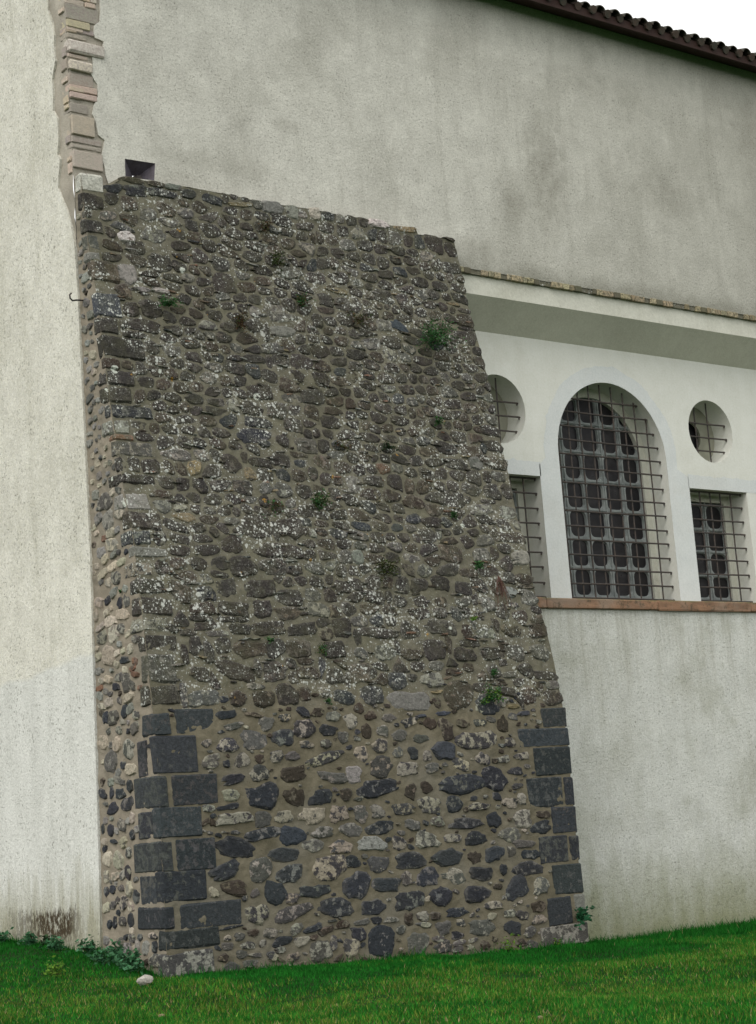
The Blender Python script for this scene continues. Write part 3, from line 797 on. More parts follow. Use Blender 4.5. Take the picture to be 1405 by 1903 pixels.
# mortar body
mb = MB()
zz = np.arange(-.6, 9.95, .024); K = 270
vs = []
for z in zz:
    xl, xr = float(x_left(z)) + .004, x_right(z) - .02
    for i in range(K + 1):
        x = xl + (xr - xl) * i / K
        zt = min(z, z_top(x) - .01)
        d = .010 * noise.noise(Vector((x * 3, z * 3, 0))) + .011 * noise.noise(Vector((x * 9, z * 9, 4))) + .009 * noise.noise(Vector((x * 22, z * 22, 6)))
        vs.append(fpt(x, zt, d - .002))
fs = [(j * (K + 1) + i, j * (K + 1) + i + 1, (j + 1) * (K + 1) + i + 1, (j + 1) * (K + 1) + i) for j in range(len(zz) - 1) for i in range(K)]
mb.add(vs, fs)
# right flank and top
nz = len(zz)
fl_ = MB(); vs = []
for z in zz:
    xr = x_right(z) - .02; zt = min(z, z_top(xr) - .01)
    for t in np.linspace(0, 1, 12): vs.append((xr + .01 * noise.noise(Vector((t * 9, z * 6, 8))) * (t > 0), -prof(zt) * (1 - t) + .01 * t, zt))
mb.add(vs, [(j * 12 + i, j * 12 + i + 1, (j + 1) * 12 + i + 1, (j + 1) * 12 + i) for j in range(nz - 1) for i in range(11)])
vs = []
for i in range(K + 1):
    x = .12 + (x_right(9.6) - .14) * i / K; zt = z_top(x) - .012
    vs += [(x, -prof(zt), zt), (x, .02, zt + .05)]
mb.add(vs, [(2 * i, 2 * i + 2, 2 * i + 3, 2 * i + 1) for i in range(K)])
mb.build('mortar_bed', M['mortar'], but, smooth=True)
# left flank
mb = MB(); vs = []; NS = 60
for z in zz:
    zt = min(z, 9.78)
    for i in range(NS + 1):
        y = -prof(zt) - .002 + (prof(zt) + .0) * i / NS
        d = .010 * noise.noise(Vector((y * 4, z * 4, 11))) + .010 * noise.noise(Vector((y * 11, z * 11, 14))) + .008 * noise.noise(Vector((y * 25, z * 25, 16)))
        vs.append(spt(y, zt, d - .006))
mb.add(vs, [(j * (NS + 1) + i, (j + 1) * (NS + 1) + i, (j + 1) * (NS + 1) + i + 1, j * (NS + 1) + i + 1) for j in range(len(zz) - 1) for i in range(NS)])
mb.build('mortar_bed', M['mortar_side'], but, smooth=True)

def stone_from_outline(pts, place, h, col, deep=.05, flat=.6):
    """pts: outline (counter-clockwise, face coordinates); place(a,b,out) -> world"""
    k = len(pts); ca = sum(p[0] for p in pts) / k; cb = sum(p[1] for p in pts) / k
    vs = []
    rise = h; flat = max(flat, random.uniform(.58, .80))
    tl, tb = jit(.3), jit(.3)
    ext = max(.02, max(math.hypot(p[0] - ca, p[1] - cb) for p in pts))
    for sc, o in ((1.10, -deep), (1.03, -.010), (.88, rise * .62), (flat, rise)):
        for a, b in pts:
            da, db = a - ca, b - cb
            j = (1 + jit(.04)) if sc < 1 else 1
            oo = o * (1 + (tl * da + tb * db) / ext) + (jit(.18) * rise if sc < .95 else 0)
            vs.append(place(ca + da * sc * j, cb + db * sc * j, oo))
    vs.append(place(ca, cb, rise * (1.02 + jit(.15))))
    fs = []
    for r in range(3):
        for i in range(k):
            q = (i + 1) % k; fs.append((r * k + i, r * k + q, (r + 1) * k + q, (r + 1) * k + i))
    for i in range(k): fs.append((3 * k + i, 3 * k + (i + 1) % k, 4 * k))
    base = col['tint']; rim = (.25, .24, .21) if random.random() < .75 else (.12, .11, .09)
    am = random.choice([.0, .15, .35, .6]) if base[0] < .2 else .1
    tl_ = []
    for r in range(4):
        for i in range(k):
            w = am * (1, 1, .75, .12)[r] * random.random() ** 1.2
            tl_.append(tuple(base[c] * (1 - w) + rim[c] * w for c in range(3)))
    tl_.append(base)
    return MB().add(vs, fs, tint=tl_, tint2=col['tint2'], blend=col['blend'])
def blob(ca, cb, ra, rb, ang=0., n=11, rough=.14, sq=2.5, blocky=False):
    out = []; p1, p2, p3 = (random.random() * 6.28 for _ in range(3)); e1, e2 = random.uniform(.04, .16), random.uniform(.03, .12)
    sq = random.uniform(1.8, 3.6)
    if blocky: sq = random.uniform(3.2, 7); e1 *= .35; e2 *= .5; rough *= .6
    for i in range(n):
        t = 2 * PI * (i + jit(.22)) / n; c, d = math.cos(t), math.sin(t)
        k = (abs(c) ** sq + abs(d) ** sq) ** (-1 / sq) * (1 + rough * jit(1) + e1 * math.sin(2 * t + p1) + e2 * math.sin(3 * t + p2) + .05 * math.sin(5 * t + p3))
        a, b = c * k * ra, d * k * rb
        out.append((ca + a * math.cos(ang) - b * math.sin(ang), cb + a * math.sin(ang) + b * math.cos(ang)))
    return out

FR = []   # hand-read stones of the front: (a, b, ra, rb, ang, kind)
def read(text, ox, oy, s, surf, store):
    for row in text.replace('\n', ';').split(';'):
        w = row.split()
        if not w: continue
        x, y, ww, hh = map(float, w[:4]); k = w[4]; ang = math.radians(float(w[5])) if len(w) > 5 else jit(.12)
        px, py = ox + x * s, oy + y * s
        c = surf(px, py); e = surf(px + ww * s / 2, py - .04 * ww * s / 2 * (surf is on_front)); f = surf(px, py - hh * s / 2)
        ia = 0 if surf is on_front else 1
        store.append((c[ia], c[2], abs(e[ia] - c[ia]), abs(f[2] - c[2]), ang, k))
S = .18505
read('''330 155 210 90 d 5;600 155 190 50 b;730 245 160 125 g;915 180 120 85 p;400 270 180 80 g 12;900 385 210 190 d;1115 290 200 190 m;1130 455 130 85 m;1340 310 150 130 d;1330 445 130 90 g;130 440 120 80 g;340 460 220 140 m;600 410 260 190 g;170 625 200 140 g;330 645 60 80 d;490 610 150 140 g;660 595 100 95 b;830 570 140 125 m;1000 570 130 105 g;1320 590 400 110 p 12;665 740 200 150 m;995 750 290 140 b;1400 780 300 110 g;400 800 250 95 d 10;370 960 190 120 m;690 970 320 240 d;1010 980 220 190 b;1280 985 220 165 d;350 1080 230 65 d 5;150 1095 130 70 g;400 1200 330 130 m;700 1200 150 170 g;910 1180 180 120 m;1190 1165 240 180 m;190 1240 60 80 b;165 1340 60 40 g;420 1335 90 40 d''', 360, 1300, S, on_front, FR)
read('''700 55 340 130 d;995 70 240 200 s;1300 40 230 110 g;420 190 400 200 d -16;1190 170 220 140 g;920 260 290 160 d;320 420 330 150 d 18;665 415 220 250 g;970 450 280 180 d;1360 390 380 230 m;200 640 80 110 m;410 595 260 150 b;820 650 220 250 d;510 690 60 80 p;1210 630 300 120 d -4;985 705 140 120 p;640 860 240 200 m;990 850 380 160 g 14;460 1085 100 90 g;600 1045 110 80 b;770 1050 150 95 g;1030 1010 150 100 g 25;1210 1000 180 80 d 15;1330 1020 150 90 b 20;340 1185 110 90 g;550 1175 160 80 g;695 1150 70 80 g;890 1130 210 90 d 16;1090 1130 160 110 m;340 1100 90 60 m;480 1265 120 90 g;300 1300 110 80 b;620 1270 140 50 g;570 1355 150 80 g;790 1280 110 100 m;1000 1290 140 80 p;380 1400 180 110 g;1270 1240 220 220 g;870 1220 100 70 g;380 992 240 30 d''', 360, 1540, S, on_front, FR)
read('''105 170 150 100 g;280 215 140 150 m;480 165 120 90 b;665 185 150 90 g;870 225 190 80 m 15;990 165 110 35 s;1200 140 170 45 s 5;1080 240 130 120 b;1240 300 150 190 b;205 380 120 110 g;435 320 110 150 b;600 315 130 110 g;775 360 160 110 g;980 390 160 90 g;380 545 170 150 m;575 465 170 130 m;755 535 110 100 g;905 535 110 120 d;1045 565 80 130 g;1220 515 250 180 s;590 680 250 190 p;850 700 210 140 m;1095 685 150 100 g;310 750 170 160 l;545 895 360 200 d;880 915 130 150 b;1040 885 120 120 b;1400 855 540 180 d;235 950 120 130 b;360 1000 90 50 g;155 1150 170 170 m;380 1150 150 170 g;550 1130 140 140 g;805 1100 260 120 p;1070 1060 250 150 m;1320 1050 160 170 d;280 1310 220 140 g;580 1290 290 140 d;905 1260 170 100 g;1150 1225 140 90 g''', 600, 1300, S, on_front, FR)
read('''185 185 220 130 m;490 155 270 150 l;770 150 140 130 m;1040 115 230 150 g;1300 100 170 90 m;290 335 190 120 d;560 360 190 180 p;870 320 320 160 d;1250 290 300 180 d;330 570 270 260 d;640 560 270 160 d;840 500 110 140 g;1055 490 220 190 d;1330 480 230 180 g;130 790 340 190 d;510 790 260 150 d;870 720 310 190 d 6;1190 680 210 220 d;1340 840 220 90 d;200 965 130 90 b;540 920 110 80 d;400 940 150 70 g;690 915 140 60 g;860 910 90 130 b;1010 880 120 100 g;1135 880 100 80 b;360 1060 150 140 d;590 1130 280 310 d;785 1020 90 90 g;1020 965 150 60 g;1210 1000 130 150 g;950 1150 230 240 g;105 1150 80 140 p;290 1190 170 200 p;1160 1110 130 70 g;1210 1190 190 130 p;1350 1075 150 80 d;1370 1145 120 60 g;50 1000 120 110 b;95 925 80 30 p''', 600, 1540, S, on_front, FR)
read('''720 140 110 60 s;95 240 110 100 b;280 235 110 80 p;510 250 110 170 b;250 415 410 180 p;580 430 110 100 m;90 650 190 120 p;310 600 130 130 m;520 600 130 70 g;700 570 140 80 m;640 720 140 80 d;430 800 260 240 d;655 870 110 70 p;270 1075 210 80 m;590 1040 160 110 m;700 1000 90 120 m;420 1210 140 150 d;710 1200 190 170 g;910 1155 160 70 b;890 1285 230 130 d;150 1245 330 110 d''', 840, 1300, S, on_front, FR)
read('''580 60 240 150 g;235 105 240 140 d;30 110 120 90 m;60 270 170 130 d;230 290 130 130 b;430 250 200 170 d;590 230 100 110 g;720 150 230 80 g;790 260 180 100 d;300 450 220 150 d;515 410 80 110 d;70 490 160 150 g;770 400 310 130 d;660 600 240 230 d;890 580 160 170 g;240 660 270 190 d;420 770 190 80 m;90 830 200 100 d;400 880 90 80 m;580 850 120 80 g;710 870 120 100 p;870 785 140 140 b;880 915 140 90 m;90 945 90 90 m;300 1000 290 150 g;70 1070 140 90 d;610 1000 190 160 d;790 1035 130 110 g;80 1150 120 60 g;210 1120 110 50 g;330 1170 110 80 b;60 1210 110 70 g;700 1150 100 80 b;810 1165 110 80 g;760 775 40 30 p;630 770 40 25 p''', 840, 1540, S, on_front, FR)
# singled-out stones of the upper part
read('''490 565 150 90 w;730 540 260 130 g;500 885 150 160 l;620 1020 180 40 l;800 1038 130 40 w;300 855 230 150 b;780 790 200 150 u;220 260 150 110 u;360 230 140 90 u;380 140 150 80 d;570 160 190 100 d;800 180 260 80 d;900 130 130 50 l;1030 190 130 80 d;1240 240 170 80 d;1010 360 130 100 g;680 370 140 110 g;570 660 160 110 u;1060 465 110 90 u;1210 640 130 100 u;700 1185 200 130 u;650 1335 260 110 u;680 800 1 1 u''', 130, 320, .21352, on_front, FR)
read('''500 210 170 100 l;672 250 100 110 l;765 280 80 60 g;868 270 90 110 w;225 190 210 45 t;575 330 170 100 u;780 380 140 70 u;310 460 120 70 u;940 700 110 90 u;1080 830 160 120 u;960 1020 120 110 u;1120 1060 140 110 u;580 1290 220 90 l;510 1100 190 80 g;340 1240 130 130 u;890 1200 90 110 u;560 1170 300 70 g;1060 940 190 50 t;80 870 190 160 u;880 830 170 100 u''', 400, 340, .21352, on_front, FR)
read('''248 168 170 75 w;480 215 200 55 t;290 800 150 120 u;455 820 130 90 u;300 1050 130 90 g;430 1060 150 80 s -30;360 1200 180 110 u;310 610 130 70 u;1000 1010 130 110 b;900 870 100 30 t;1010 1160 170 120 u;880 550 150 90 u''', 650, 380, .21352, on_front, FR)
read('''170 300 180 110 u -15;470 370 140 110 u;720 365 120 90 u;920 400 140 120 u;390 510 220 120 u;855 550 190 130 u;540 670 160 130 u;310 650 180 130 u;330 890 290 130 d;430 960 100 60 d;590 930 110 110 u;800 975 180 120 g;680 800 150 120 u;1000 770 170 120 u;140 1130 170 140 u;390 1120 200 80 u;245 1340 160 130 u;440 1350 120 100 g;910 150 160 120 u;500 130 190 90 g;340 220 200 80 u;570 230 150 110 u;850 1215 90 110 u;1240 160 1 1 u''', 400, 620, .21352, on_front, FR)
read('''930 1000 78 90 l;850 1000 80 90 g;490 810 160 140 u;270 800 180 150 u;110 920 140 120 u;180 1060 180 130 u;380 1060 180 120 u;520 1090 110 60 u;300 1210 190 110 u;70 1200 130 110 u;120 1340 190 90 u;310 1340 110 110 u;590 700 100 90 u;880 630 100 80 u;420 960 320 90 u;640 640 1 1 u''', 400, 750, .2847, on_front, FR)
read('''270 190 290 150 u;640 210 250 140 u;400 390 250 120 u;660 400 180 130 b -25;130 380 200 110 b;150 530 200 70 u;450 555 180 90 u;700 550 290 110 u;990 560 260 100 u;300 700 150 140 u;540 730 270 160 b;960 730 200 150 b;60 700 120 160 u;410 920 340 150 u -14;100 950 160 140 u;750 930 220 160 u;1050 940 190 130 b;1280 970 160 130 u;580 1055 170 60 g;430 1160 160 130 b;660 1165 170 140 b;860 1130 180 180 u;1010 1120 110 130 b;1190 1110 110 100 g;130 1160 280 130 g;1130 390 190 120 g;870 420 200 110 b;1340 190 130 110 u;1340 540 160 160 u;1270 740 190 150 u''', 350, 1050, .21352, on_front, FR)
read('''740 175 150 120 u;930 160 150 120 u;1130 200 140 110 u;360 280 170 110 u;580 320 120 100 u;760 320 120 100 u;940 320 100 80 b;1130 320 140 80 g;1340 340 140 110 g;390 590 310 90 u;660 570 190 140 u;930 540 250 130 u;1160 580 100 110 b;1330 590 150 110 g;450 760 170 170 g;680 780 190 110 b;880 740 190 180 u;1140 780 190 110 u;1370 770 150 110 u;230 940 190 160 b;560 1010 150 140 d;860 1000 180 140 g;1040 930 130 70 b;1090 1130 250 230 b;660 1180 340 160 l;330 1130 200 150 d;90 1150 190 120 d;240 770 120 110 g;900 1105 110 30 t;900 1200 70 90 b;1175 890 90 70 b;1300 970 90 90 b;680 980 90 60 u''', 620, 1050, .21352, on_front, FR)
read('''280 80 180 90 b;230 230 150 120 u;230 380 180 90 g;460 400 170 110 g;680 130 110 110 u;850 140 180 110 b;720 405 110 60 p;700 270 110 100 l;920 330 170 160 g;470 670 150 120 g;700 660 190 120 b;250 650 110 130 u;970 660 180 150 b;740 880 180 150 g;990 880 220 140 g;960 550 140 80 b;480 880 140 160 u;1060 1110 230 90 u;680 1100 140 70 g;620 980 80 70 u;880 1310 140 180 b;660 1270 180 90 u -12;1130 1330 190 150 b;720 1420 120 50 t''', 820, 1050, S, on_front, FR)
read('''715 430 90 100 l;360 510 110 90 u;880 530 90 80 g;840 640 120 110 u;960 790 130 90 g;760 770 160 80 g;980 970 190 90 b;400 860 150 80 u;370 960 110 100 u;640 1230 140 70 b;760 1100 130 90 g;540 1090 150 130 b;310 1310 130 110 u;440 1310 110 100 g;640 1340 130 80 u;1050 1120 120 100 l;860 430 160 110 b;860 310 130 90 u;580 440 150 80 u;270 720 150 110 b;570 700 130 120 u;840 200 140 80 u;680 350 160 100 b;480 1000 1 1 u''', 700, 750, .2562, on_front, FR)
FR = [s for s in FR if s[2] > .01]
# drop hand-read stones that fall on one another (read twice from neighbouring crops)
keep = []
for s in FR:
    ok = True
    for t in keep:
        dx = abs(s[0] - t[0]) / (s[2] + t[2]); dz = abs(s[1] - t[1]) / (s[3] + t[3])
        if dx < .62 and dz < .62: ok = False; break
    if ok: keep.append(s)
FR = keep
SD = []
read('''130 125 80 120 d;155 255 70 130 l;235 210 60 70 p;175 345 60 70 l;180 430 75 90 p;105 485 55 70 l;130 530 45 65 p;195 495 50 50 l;245 550 55 50 p;185 585 60 60 p;75 580 35 45 p;60 630 20 30 p;115 640 70 60 p;105 690 35 45 d;160 695 40 60 p;210 660 60 90 g;195 765 50 60 l;90 835 55 70 p;150 825 35 60 d;240 840 40 80 d;145 910 40 50 l;70 930 40 80 g;170 970 75 75 p;255 920 90 70 p;100 1015 60 50 p;190 1060 65 120 p;245 1020 40 70 g;110 1090 70 80 g;310 1165 40 70 p;160 1210 80 130 g;270 1245 70 50 d;85 1220 40 60 p;330 1300 50 40 r;345 1345 50 40 r;235 1365 55 60 g;110 1390 40 40 p;155 1380 50 50 p;95 1445 50 40 r;210 1435 50 50 d;110 1570 50 40 p;160 1545 45 70 l;235 1530 30 50 d;270 1610 40 80 d;190 1650 70 100 g;140 1650 35 90 d;280 1400 60 120 g;380 1440 25 35 r;300 1510 70 60 g''', 160, 900, .2627, on_side, SD)
read('''220 310 50 80 g;380 290 80 130 g;120 320 50 60 g;60 430 100 130 p;200 450 80 140 p;320 500 90 200 g;135 620 110 230 g;20 600 40 110 d;340 700 110 110 p;260 660 50 80 d;225 815 110 80 g;330 870 50 120 d;150 940 40 110 d;235 950 90 90 d;60 950 70 90 d;300 1050 130 130 d;160 1100 100 100 d;90 1050 50 40 g;255 1260 80 120 g;355 1190 50 110 p;140 1310 50 140 d;355 1360 50 90 d;60 1300 30 100 d;395 160 60 80 g''', 180, 1300, S, on_side, SD)
read('''80 130 50 70 p;170 130 70 40 d;265 140 60 120 m;80 200 50 60 d;105 310 80 140 p;215 320 90 160 p;310 440 60 140 m;320 240 50 100 g;95 480 50 120 p;190 480 80 90 p;325 610 60 150 p;100 630 40 110 d;160 610 50 80 d;245 600 50 60 g;395 690 60 140 d;160 770 60 90 g;270 750 80 140 m;340 920 60 130 d;260 930 60 100 g;185 940 40 120 d;130 960 40 90 d;230 1145 60 90 g;290 1090 40 60 d;430 1090 50 60 d;350 1100 60 80 g;580 1190 50 110 d;490 1200 60 130 l;580 1330 100 130 g;560 1080 80 60 m;410 1190 50 120 l;300 1200 80 100 l''', 180, 1540, S, on_side, SD)

# dressed quoin blocks: (side x, corner x, front x, top, bottom) read in picture units, corner blocks wrap both faces
QF = []   # occupied rectangles on the front (x0,x1,z0,z1)
QS = []
def quoin(side, corner, front, yt, yb, ox, oy, k='q', s=S, grain=.016):
    pc = (ox + corner * s, oy + (yt + yb) / 2 * s)
    c = on_front(*pc)
    zt = on_front(ox + corner * s, oy + yt * s)[2]; zb = on_front(ox + corner * s, oy + yb * s)[2]
    xf = on_front(ox + front * s, pc[1] - (front - corner) * s * .03)[0]
    zm = (zt + zb) / 2; xl = float(x_left(zm))
    ys = on_side(ox + side * s, pc[1] + (corner - side) * s * .12)[1] if corner - side > 25 else -prof(zm) + .15
    ys = min(ys, -.02)
    lean = (prof(zb) - prof(zt)) / max(.05, zt - zb)
    col = kcol(k)
    m_ = rough_block(xl - .008 - random.uniform(0, .008), xf + .006, -prof(zm) - .008 - random.uniform(0, .010), ys, zb - .007, zt + .007, col, grain * 1.3, tilt=jit(.012))
    m_.v = [(x, y - lean * (zm - z) * (1 if y < -prof(zm) + .1 else 0), z) for x, y, z in m_.v]
    fix(m_.build('quoin_block', M['stone_plain'] if k in 'q' else M['stone'], but), .014 if k in 'qws' else .022)
    QF.append((xl - .1, xf, zb, zt)); QS.append((-prof(zm) - .05, ys, zb, zt))
for a in [(455, 575, 735, 145, 355), (545, 600, 1010, 370, 745), (375, 620, 715, 770, 1085), (605, 625, 1055, 1090, 1400)]: quoin(*a, 180, 1300)
for a in [(372, 650, 765, 135, 435), (650, 668, 1100, 440, 745), (412, 690, 780, 790, 1010), (680, 700, 1235, 1035, 1222)]: quoin(*a, 180, 1540)
quoin(610, 700, 1180, 1265, 1500, 180, 1540, 'g')
# corner stones higher up, longer and rougher (side, corner, front, top, bottom)
for a in [(300, 345, 710, 697, 822, 'd'), (272, 372, 520, 830, 968, 'l'), (375, 395, 545, 972, 1010, 'r'), (355, 405, 715, 1018, 1155, 'g'), (395, 425, 605, 1165, 1290, 'u'), (330, 430, 740, 1300, 1400, 'u'),
          (255, 345, 540, 545, 690, 'u'), (240, 330, 560, 400, 540, 'u'), (270, 310, 430, 300, 390, 'b'), (240, 285, 640, 110, 290, 'u')]:
    quoin(*a[:5], 130, 600, a[5], .21352, .03)
for a in [(45, 75, 285, 0, 150, 'w'), (95, 120, 240, 165, 320, 'u'), (110, 135, 290, 400, 520, 'u'), (140, 160, 260, 540, 670, 'g'), (150, 170, 265, 692, 765, 'l'), (160, 190, 420, 775, 930, 'b'), (195, 235, 440, 1045, 1245, 's'), (230, 250, 420, 1255, 1400, 'u')]:
    quoin(*a[:5], 130, 320, a[5], .21352, .02 if a[5] in 'ws' else .03)
for a in [(395, 450, 625, 50, 165, 'l'), (440, 460, 700, 175, 290, 'u'), (430, 520, 640, 295, 400, 'd'), (485, 515, 740, 405, 475, 'l'), (450, 525, 650, 495, 600, 'm'), (490, 540, 730, 610, 720, 'u'), (505, 560, 780, 730, 860, 'u'), (495, 575, 740, 870, 965, 'm'), (545, 600, 810, 975, 1100, 'u'), (595, 620, 800, 1110, 1300, 'g'), (560, 610, 820, 1310, 1450, 'u')]:
    quoin(*a[:5], 100, 900, a[5], .2847, .03)
def fblock(x0, x1, yt, yb, ox, oy, k='q', s=S, edge=False):
    cx, cy = ox + (x0 + x1) / 2 * s, oy + (yt + yb) / 2 * s
    a = on_front(ox + x0 * s, cy + (x1 - x0) * s * .03); b = on_front(ox + x1 * s, cy - (x1 - x0) * s * .03)
    zt = on_front(cx, oy + yt * s)[2]; zb = on_front(cx, oy + yb * s)[2]; zm = (zt + zb) / 2
    xr = x_right(zm) + .012 + random.uniform(0, .012) if edge else b[0]
    fix(rough_block(a[0] - .010, xr + (0 if edge else .010), -prof(zm) - .006 - random.uniform(0, .010), -prof(zm) + (.35 if edge else .08), zb - .007, zt + .007, kcol(k), .016, tilt=jit(.012)).build('quoin_block', M['stone_plain'], but), .014)
    QF.append((a[0], xr, zb, zt))
fblock(795, 1170, 105, 345, 180, 1300); fblock(765, 1205, 755, 1055, 180, 1300); fblock(805, 1190, 100, 410, 180, 1540); fblock(845, 1450, 740, 985, 180, 1540)
for a in [(905, 1155, 90, 275), (680, 1165, 295, 470), (830, 1190, 482, 755), (1010, 1255, 1078, 1338)]: fblock(*a, 840, 1300, edge=True)
fblock(765, 1105, 785, 1075, 840, 1300); fblock(1135, 1215, 785, 1060, 840, 1300, edge=True)
fblock(880, 1160, 75, 345, 840, 1540); fblock(1190, 1280, 75, 315, 840, 1540, edge=True); fblock(1020, 1315, 357, 650, 840, 1540, edge=True)
fblock(965, 1200, 695, 965, 840, 1540); fblock(1235, 1340, 660, 820, 840, 1540, 'l', edge=True); fblock(900, 1370, 970, 1165, 840, 1540, 'g', edge=True)
# side-only dressed blocks
for (x0, x1, y0, y1, oy) in ((410, 505, 415, 780, 1300), (420, 560, 1130, 1405, 1300), (440, 612, 475, 765, 1540)):
    a = on_side(180 + x0 * S, oy + (y0 + y1) / 2 * S); b = on_side(180 + x1 * S, oy + (y0 + y1) / 2 * S)
    zt = on_side(180 + (x0 + x1) / 2 * S, oy + y0 * S)[2]; zb = on_side(180 + (x0 + x1) / 2 * S, oy + y1 * S)[2]
    xl = float(x_left(zt))
    fix(rough_block(xl - .010, xl + .15, b[1] - .006, a[1] + .006, zb, zt, kcol('q'), .014).build('quoin_block', M['stone_plain'], but), .014)
    QS.append((b[1], a[1], zb, zt))

# fill: rubble laid in rough courses, every stone its own cell, clipped against its neighbours and the stones above
seeds = []
z = 3.02; AN = 1.55
while z < 9.85:
    h = random.uniform(.12, .20); x = .1 - random.random() * .2
    while x < 6.45:
        w = random.choice([.14, .2, .26, .32, .38]) * random.uniform(.8, 1.15)
        sx, sz = x + w / 2 + jit(.03), z + h / 2 + jit(.035) + .05 * noise.noise(Vector((x * .8, z, 3)))
        seeds.append((sx, sz, w)); x += w
    z += h
def rdist(px, pz, r):
    dx = max(r[0] - px, 0, px - r[1]); dz = max(r[2] - pz, 0, pz - r[3]); return math.hypot(dx, dz)
HB = [(s[0] - s[2] * .93, s[0] + s[2] * .93, s[1] - s[3] * .93, s[1] + s[3] * .93) for s in FR] + QF
def free(sx, sz, boxes, m): return all(rdist(sx, sz, b) > m for b in boxes)
seeds = [s for s in seeds if free(s[0], s[1], HB, .035) and s[0] < x_right(s[1]) + .02 and s[1] < z_top(s[0]) + .02]
def clip(pl, nx_, nz_, d):
    out = []
    for i in range(len(pl)):
        a, b = pl[i], pl[(i + 1) % len(pl)]
        da, db = a[0] * nx_ + a[1] * nz_ - d, b[0] * nx_ + b[1] * nz_ - d
        if da <= 0: out.append(a)
        if (da < 0) != (db < 0) and abs(da - db) > 1e-9:
            t = da / (da - db); out.append((a[0] + (b[0] - a[0]) * t, a[1] + (b[1] - a[1]) * t))
    return out
def cell(s, all_seeds, boxes, gap, lim):
    sx, sz, w = s
    pl = [(sx - .3, sz - .16), (sx + .3, sz - .16), (sx + .3, sz + .16), (sx - .3, sz + .16)]
    for t in all_seeds:
        if t is s: continue
        dx, dz = t[0] - sx, t[1] - sz
        if abs(dx) > .75 or abs(dz) > .45: continue
        nx_, nz_ = dx, dz * AN * AN; l = math.hypot(nx_, nz_)
        fr = .5 + .12 * (w - t[2]) / (w + t[2])
        mx, mz = sx + dx * fr, sz + dz * fr
        nx_, nz_ = nx_ / l, nz_ / l
        pl = clip(pl, nx_, nz_, mx * nx_ + mz * nz_ - gap)
        if len(pl) < 3: return None
    for b in boxes:
        if rdist(sx, sz, b) > .45: continue
        qx, qz = min(max(sx, b[0]), b[1]), min(max(sz, b[2]), b[3])
        dx, dz = qx - sx, qz - sz; l = math.hypot(dx, dz)
        if l < 1e-4: return None
        pl = clip(pl, dx / l, dz / l, (qx * dx + qz * dz) / l - gap * 1.5)
        if len(pl) < 3: return None
    for nx_, nz_, d in lim(sx, sz):
        pl = clip(pl, nx_, nz_, d)
        if len(pl) < 3: return None
    return pl
def area(pl): return .5 * abs(sum(pl[i][0] * pl[(i + 1) % len(pl)][1] - pl[(i + 1) % len(pl)][0] * pl[i][1] for i in range(len(pl))))
def rough_outline(pl, n=11, j=.10):
    # corner cutting, then resampling to n points and jitter
    for _ in range(1):
        q = []
        for i in range(len(pl)):
            a, b = pl[i], pl[(i + 1) % len(pl)]
            q += [(a[0] * .75 + b[0] * .25, a[1] * .75 + b[1] * .25), (a[0] * .25 + b[0] * .75, a[1] * .25 + b[1] * .75)]
        pl = q
    seg = [math.hypot(pl[(i + 1) % len(pl)][0] - pl[i][0], pl[(i + 1) % len(pl)][1] - pl[i][1]) for i in range(len(pl))]
    tot = sum(seg); out = []; i = 0; acc = 0
    ca = sum(p[0] for p in pl) / len(pl); cb = sum(p[1] for p in pl) / len(pl)
    for k in range(n):
        t = tot * (k + .3 * random.random()) / n
        while acc + seg[i] < t and i < len(pl) - 1: acc += seg[i]; i += 1
        f = (t - acc) / max(seg[i], 1e-6); a, b = pl[i], pl[(i + 1) % len(pl)]
        x, z = a[0] + (b[0] - a[0]) * f, a[1] + (b[1] - a[1]) * f
        s = 1 - random.random() * j
        out.append((ca + (x - ca) * s, cb + (z - cb) * s))
    return out
STONES = []   # (area, meshbuilder, material)
for (a, b, ra, rb, ang, k) in FR:
    if a - ra < .1: ra = max(.05, a - .1)
    if a + ra > x_right(b): a = x_right(b) - ra
    if b + rb > z_top(a) + .03: b = z_top(a) + .03 - rb
    low = b < 3.1
    ol = blob(a, b, ra * 1.04, rb * 1.06, ang, 15, .13 if low else .11)
    h = random.uniform(.012, .024) if low else random.uniform(.010, .024)
    if k == 'w': h = .035
    if not low and k in 'udgbl' and random.random() < .5: ol = blob(a, b, ra * 1.06, rb * 1.08, ang, 15, .12, blocky=True)
    STONES.append((ra * rb * 3.3, stone_from_outline(ol, fpt, h, kcol(k), .05, .55), M['stone_plain'] if k in 'lws' or low else M['stone']))
def lim_f(sx, sz):
    return [(1, 0, x_right(sz) + .012), (-1, 0, -(float(x_left(sz)) - .01)), (0, 1, z_top(sx) + .012)]
for s in seeds:
    pl = cell(s, seeds, HB, random.uniform(.0, .009), lim_f)
    if not pl: continue
    A_ = area(pl)
    if A_ < .0022: continue
    ol = rough_outline(pl, 14 if A_ > .012 else 9, .12)
    k = random.choices('uuuuubbgdtr', [6, 6, 4, 3, 3, 4, 3, 4, 1.5, .3, .12])[0] if A_ > .01 else random.choice('uubbgtr')
    edge = abs(s[0] - x_right(s[1])) < .2
    STONES.append((A_, stone_from_outline(ol, fpt, random.uniform(.008, .021), kcol(k), .25 if edge else .05, .6), M['stone']))
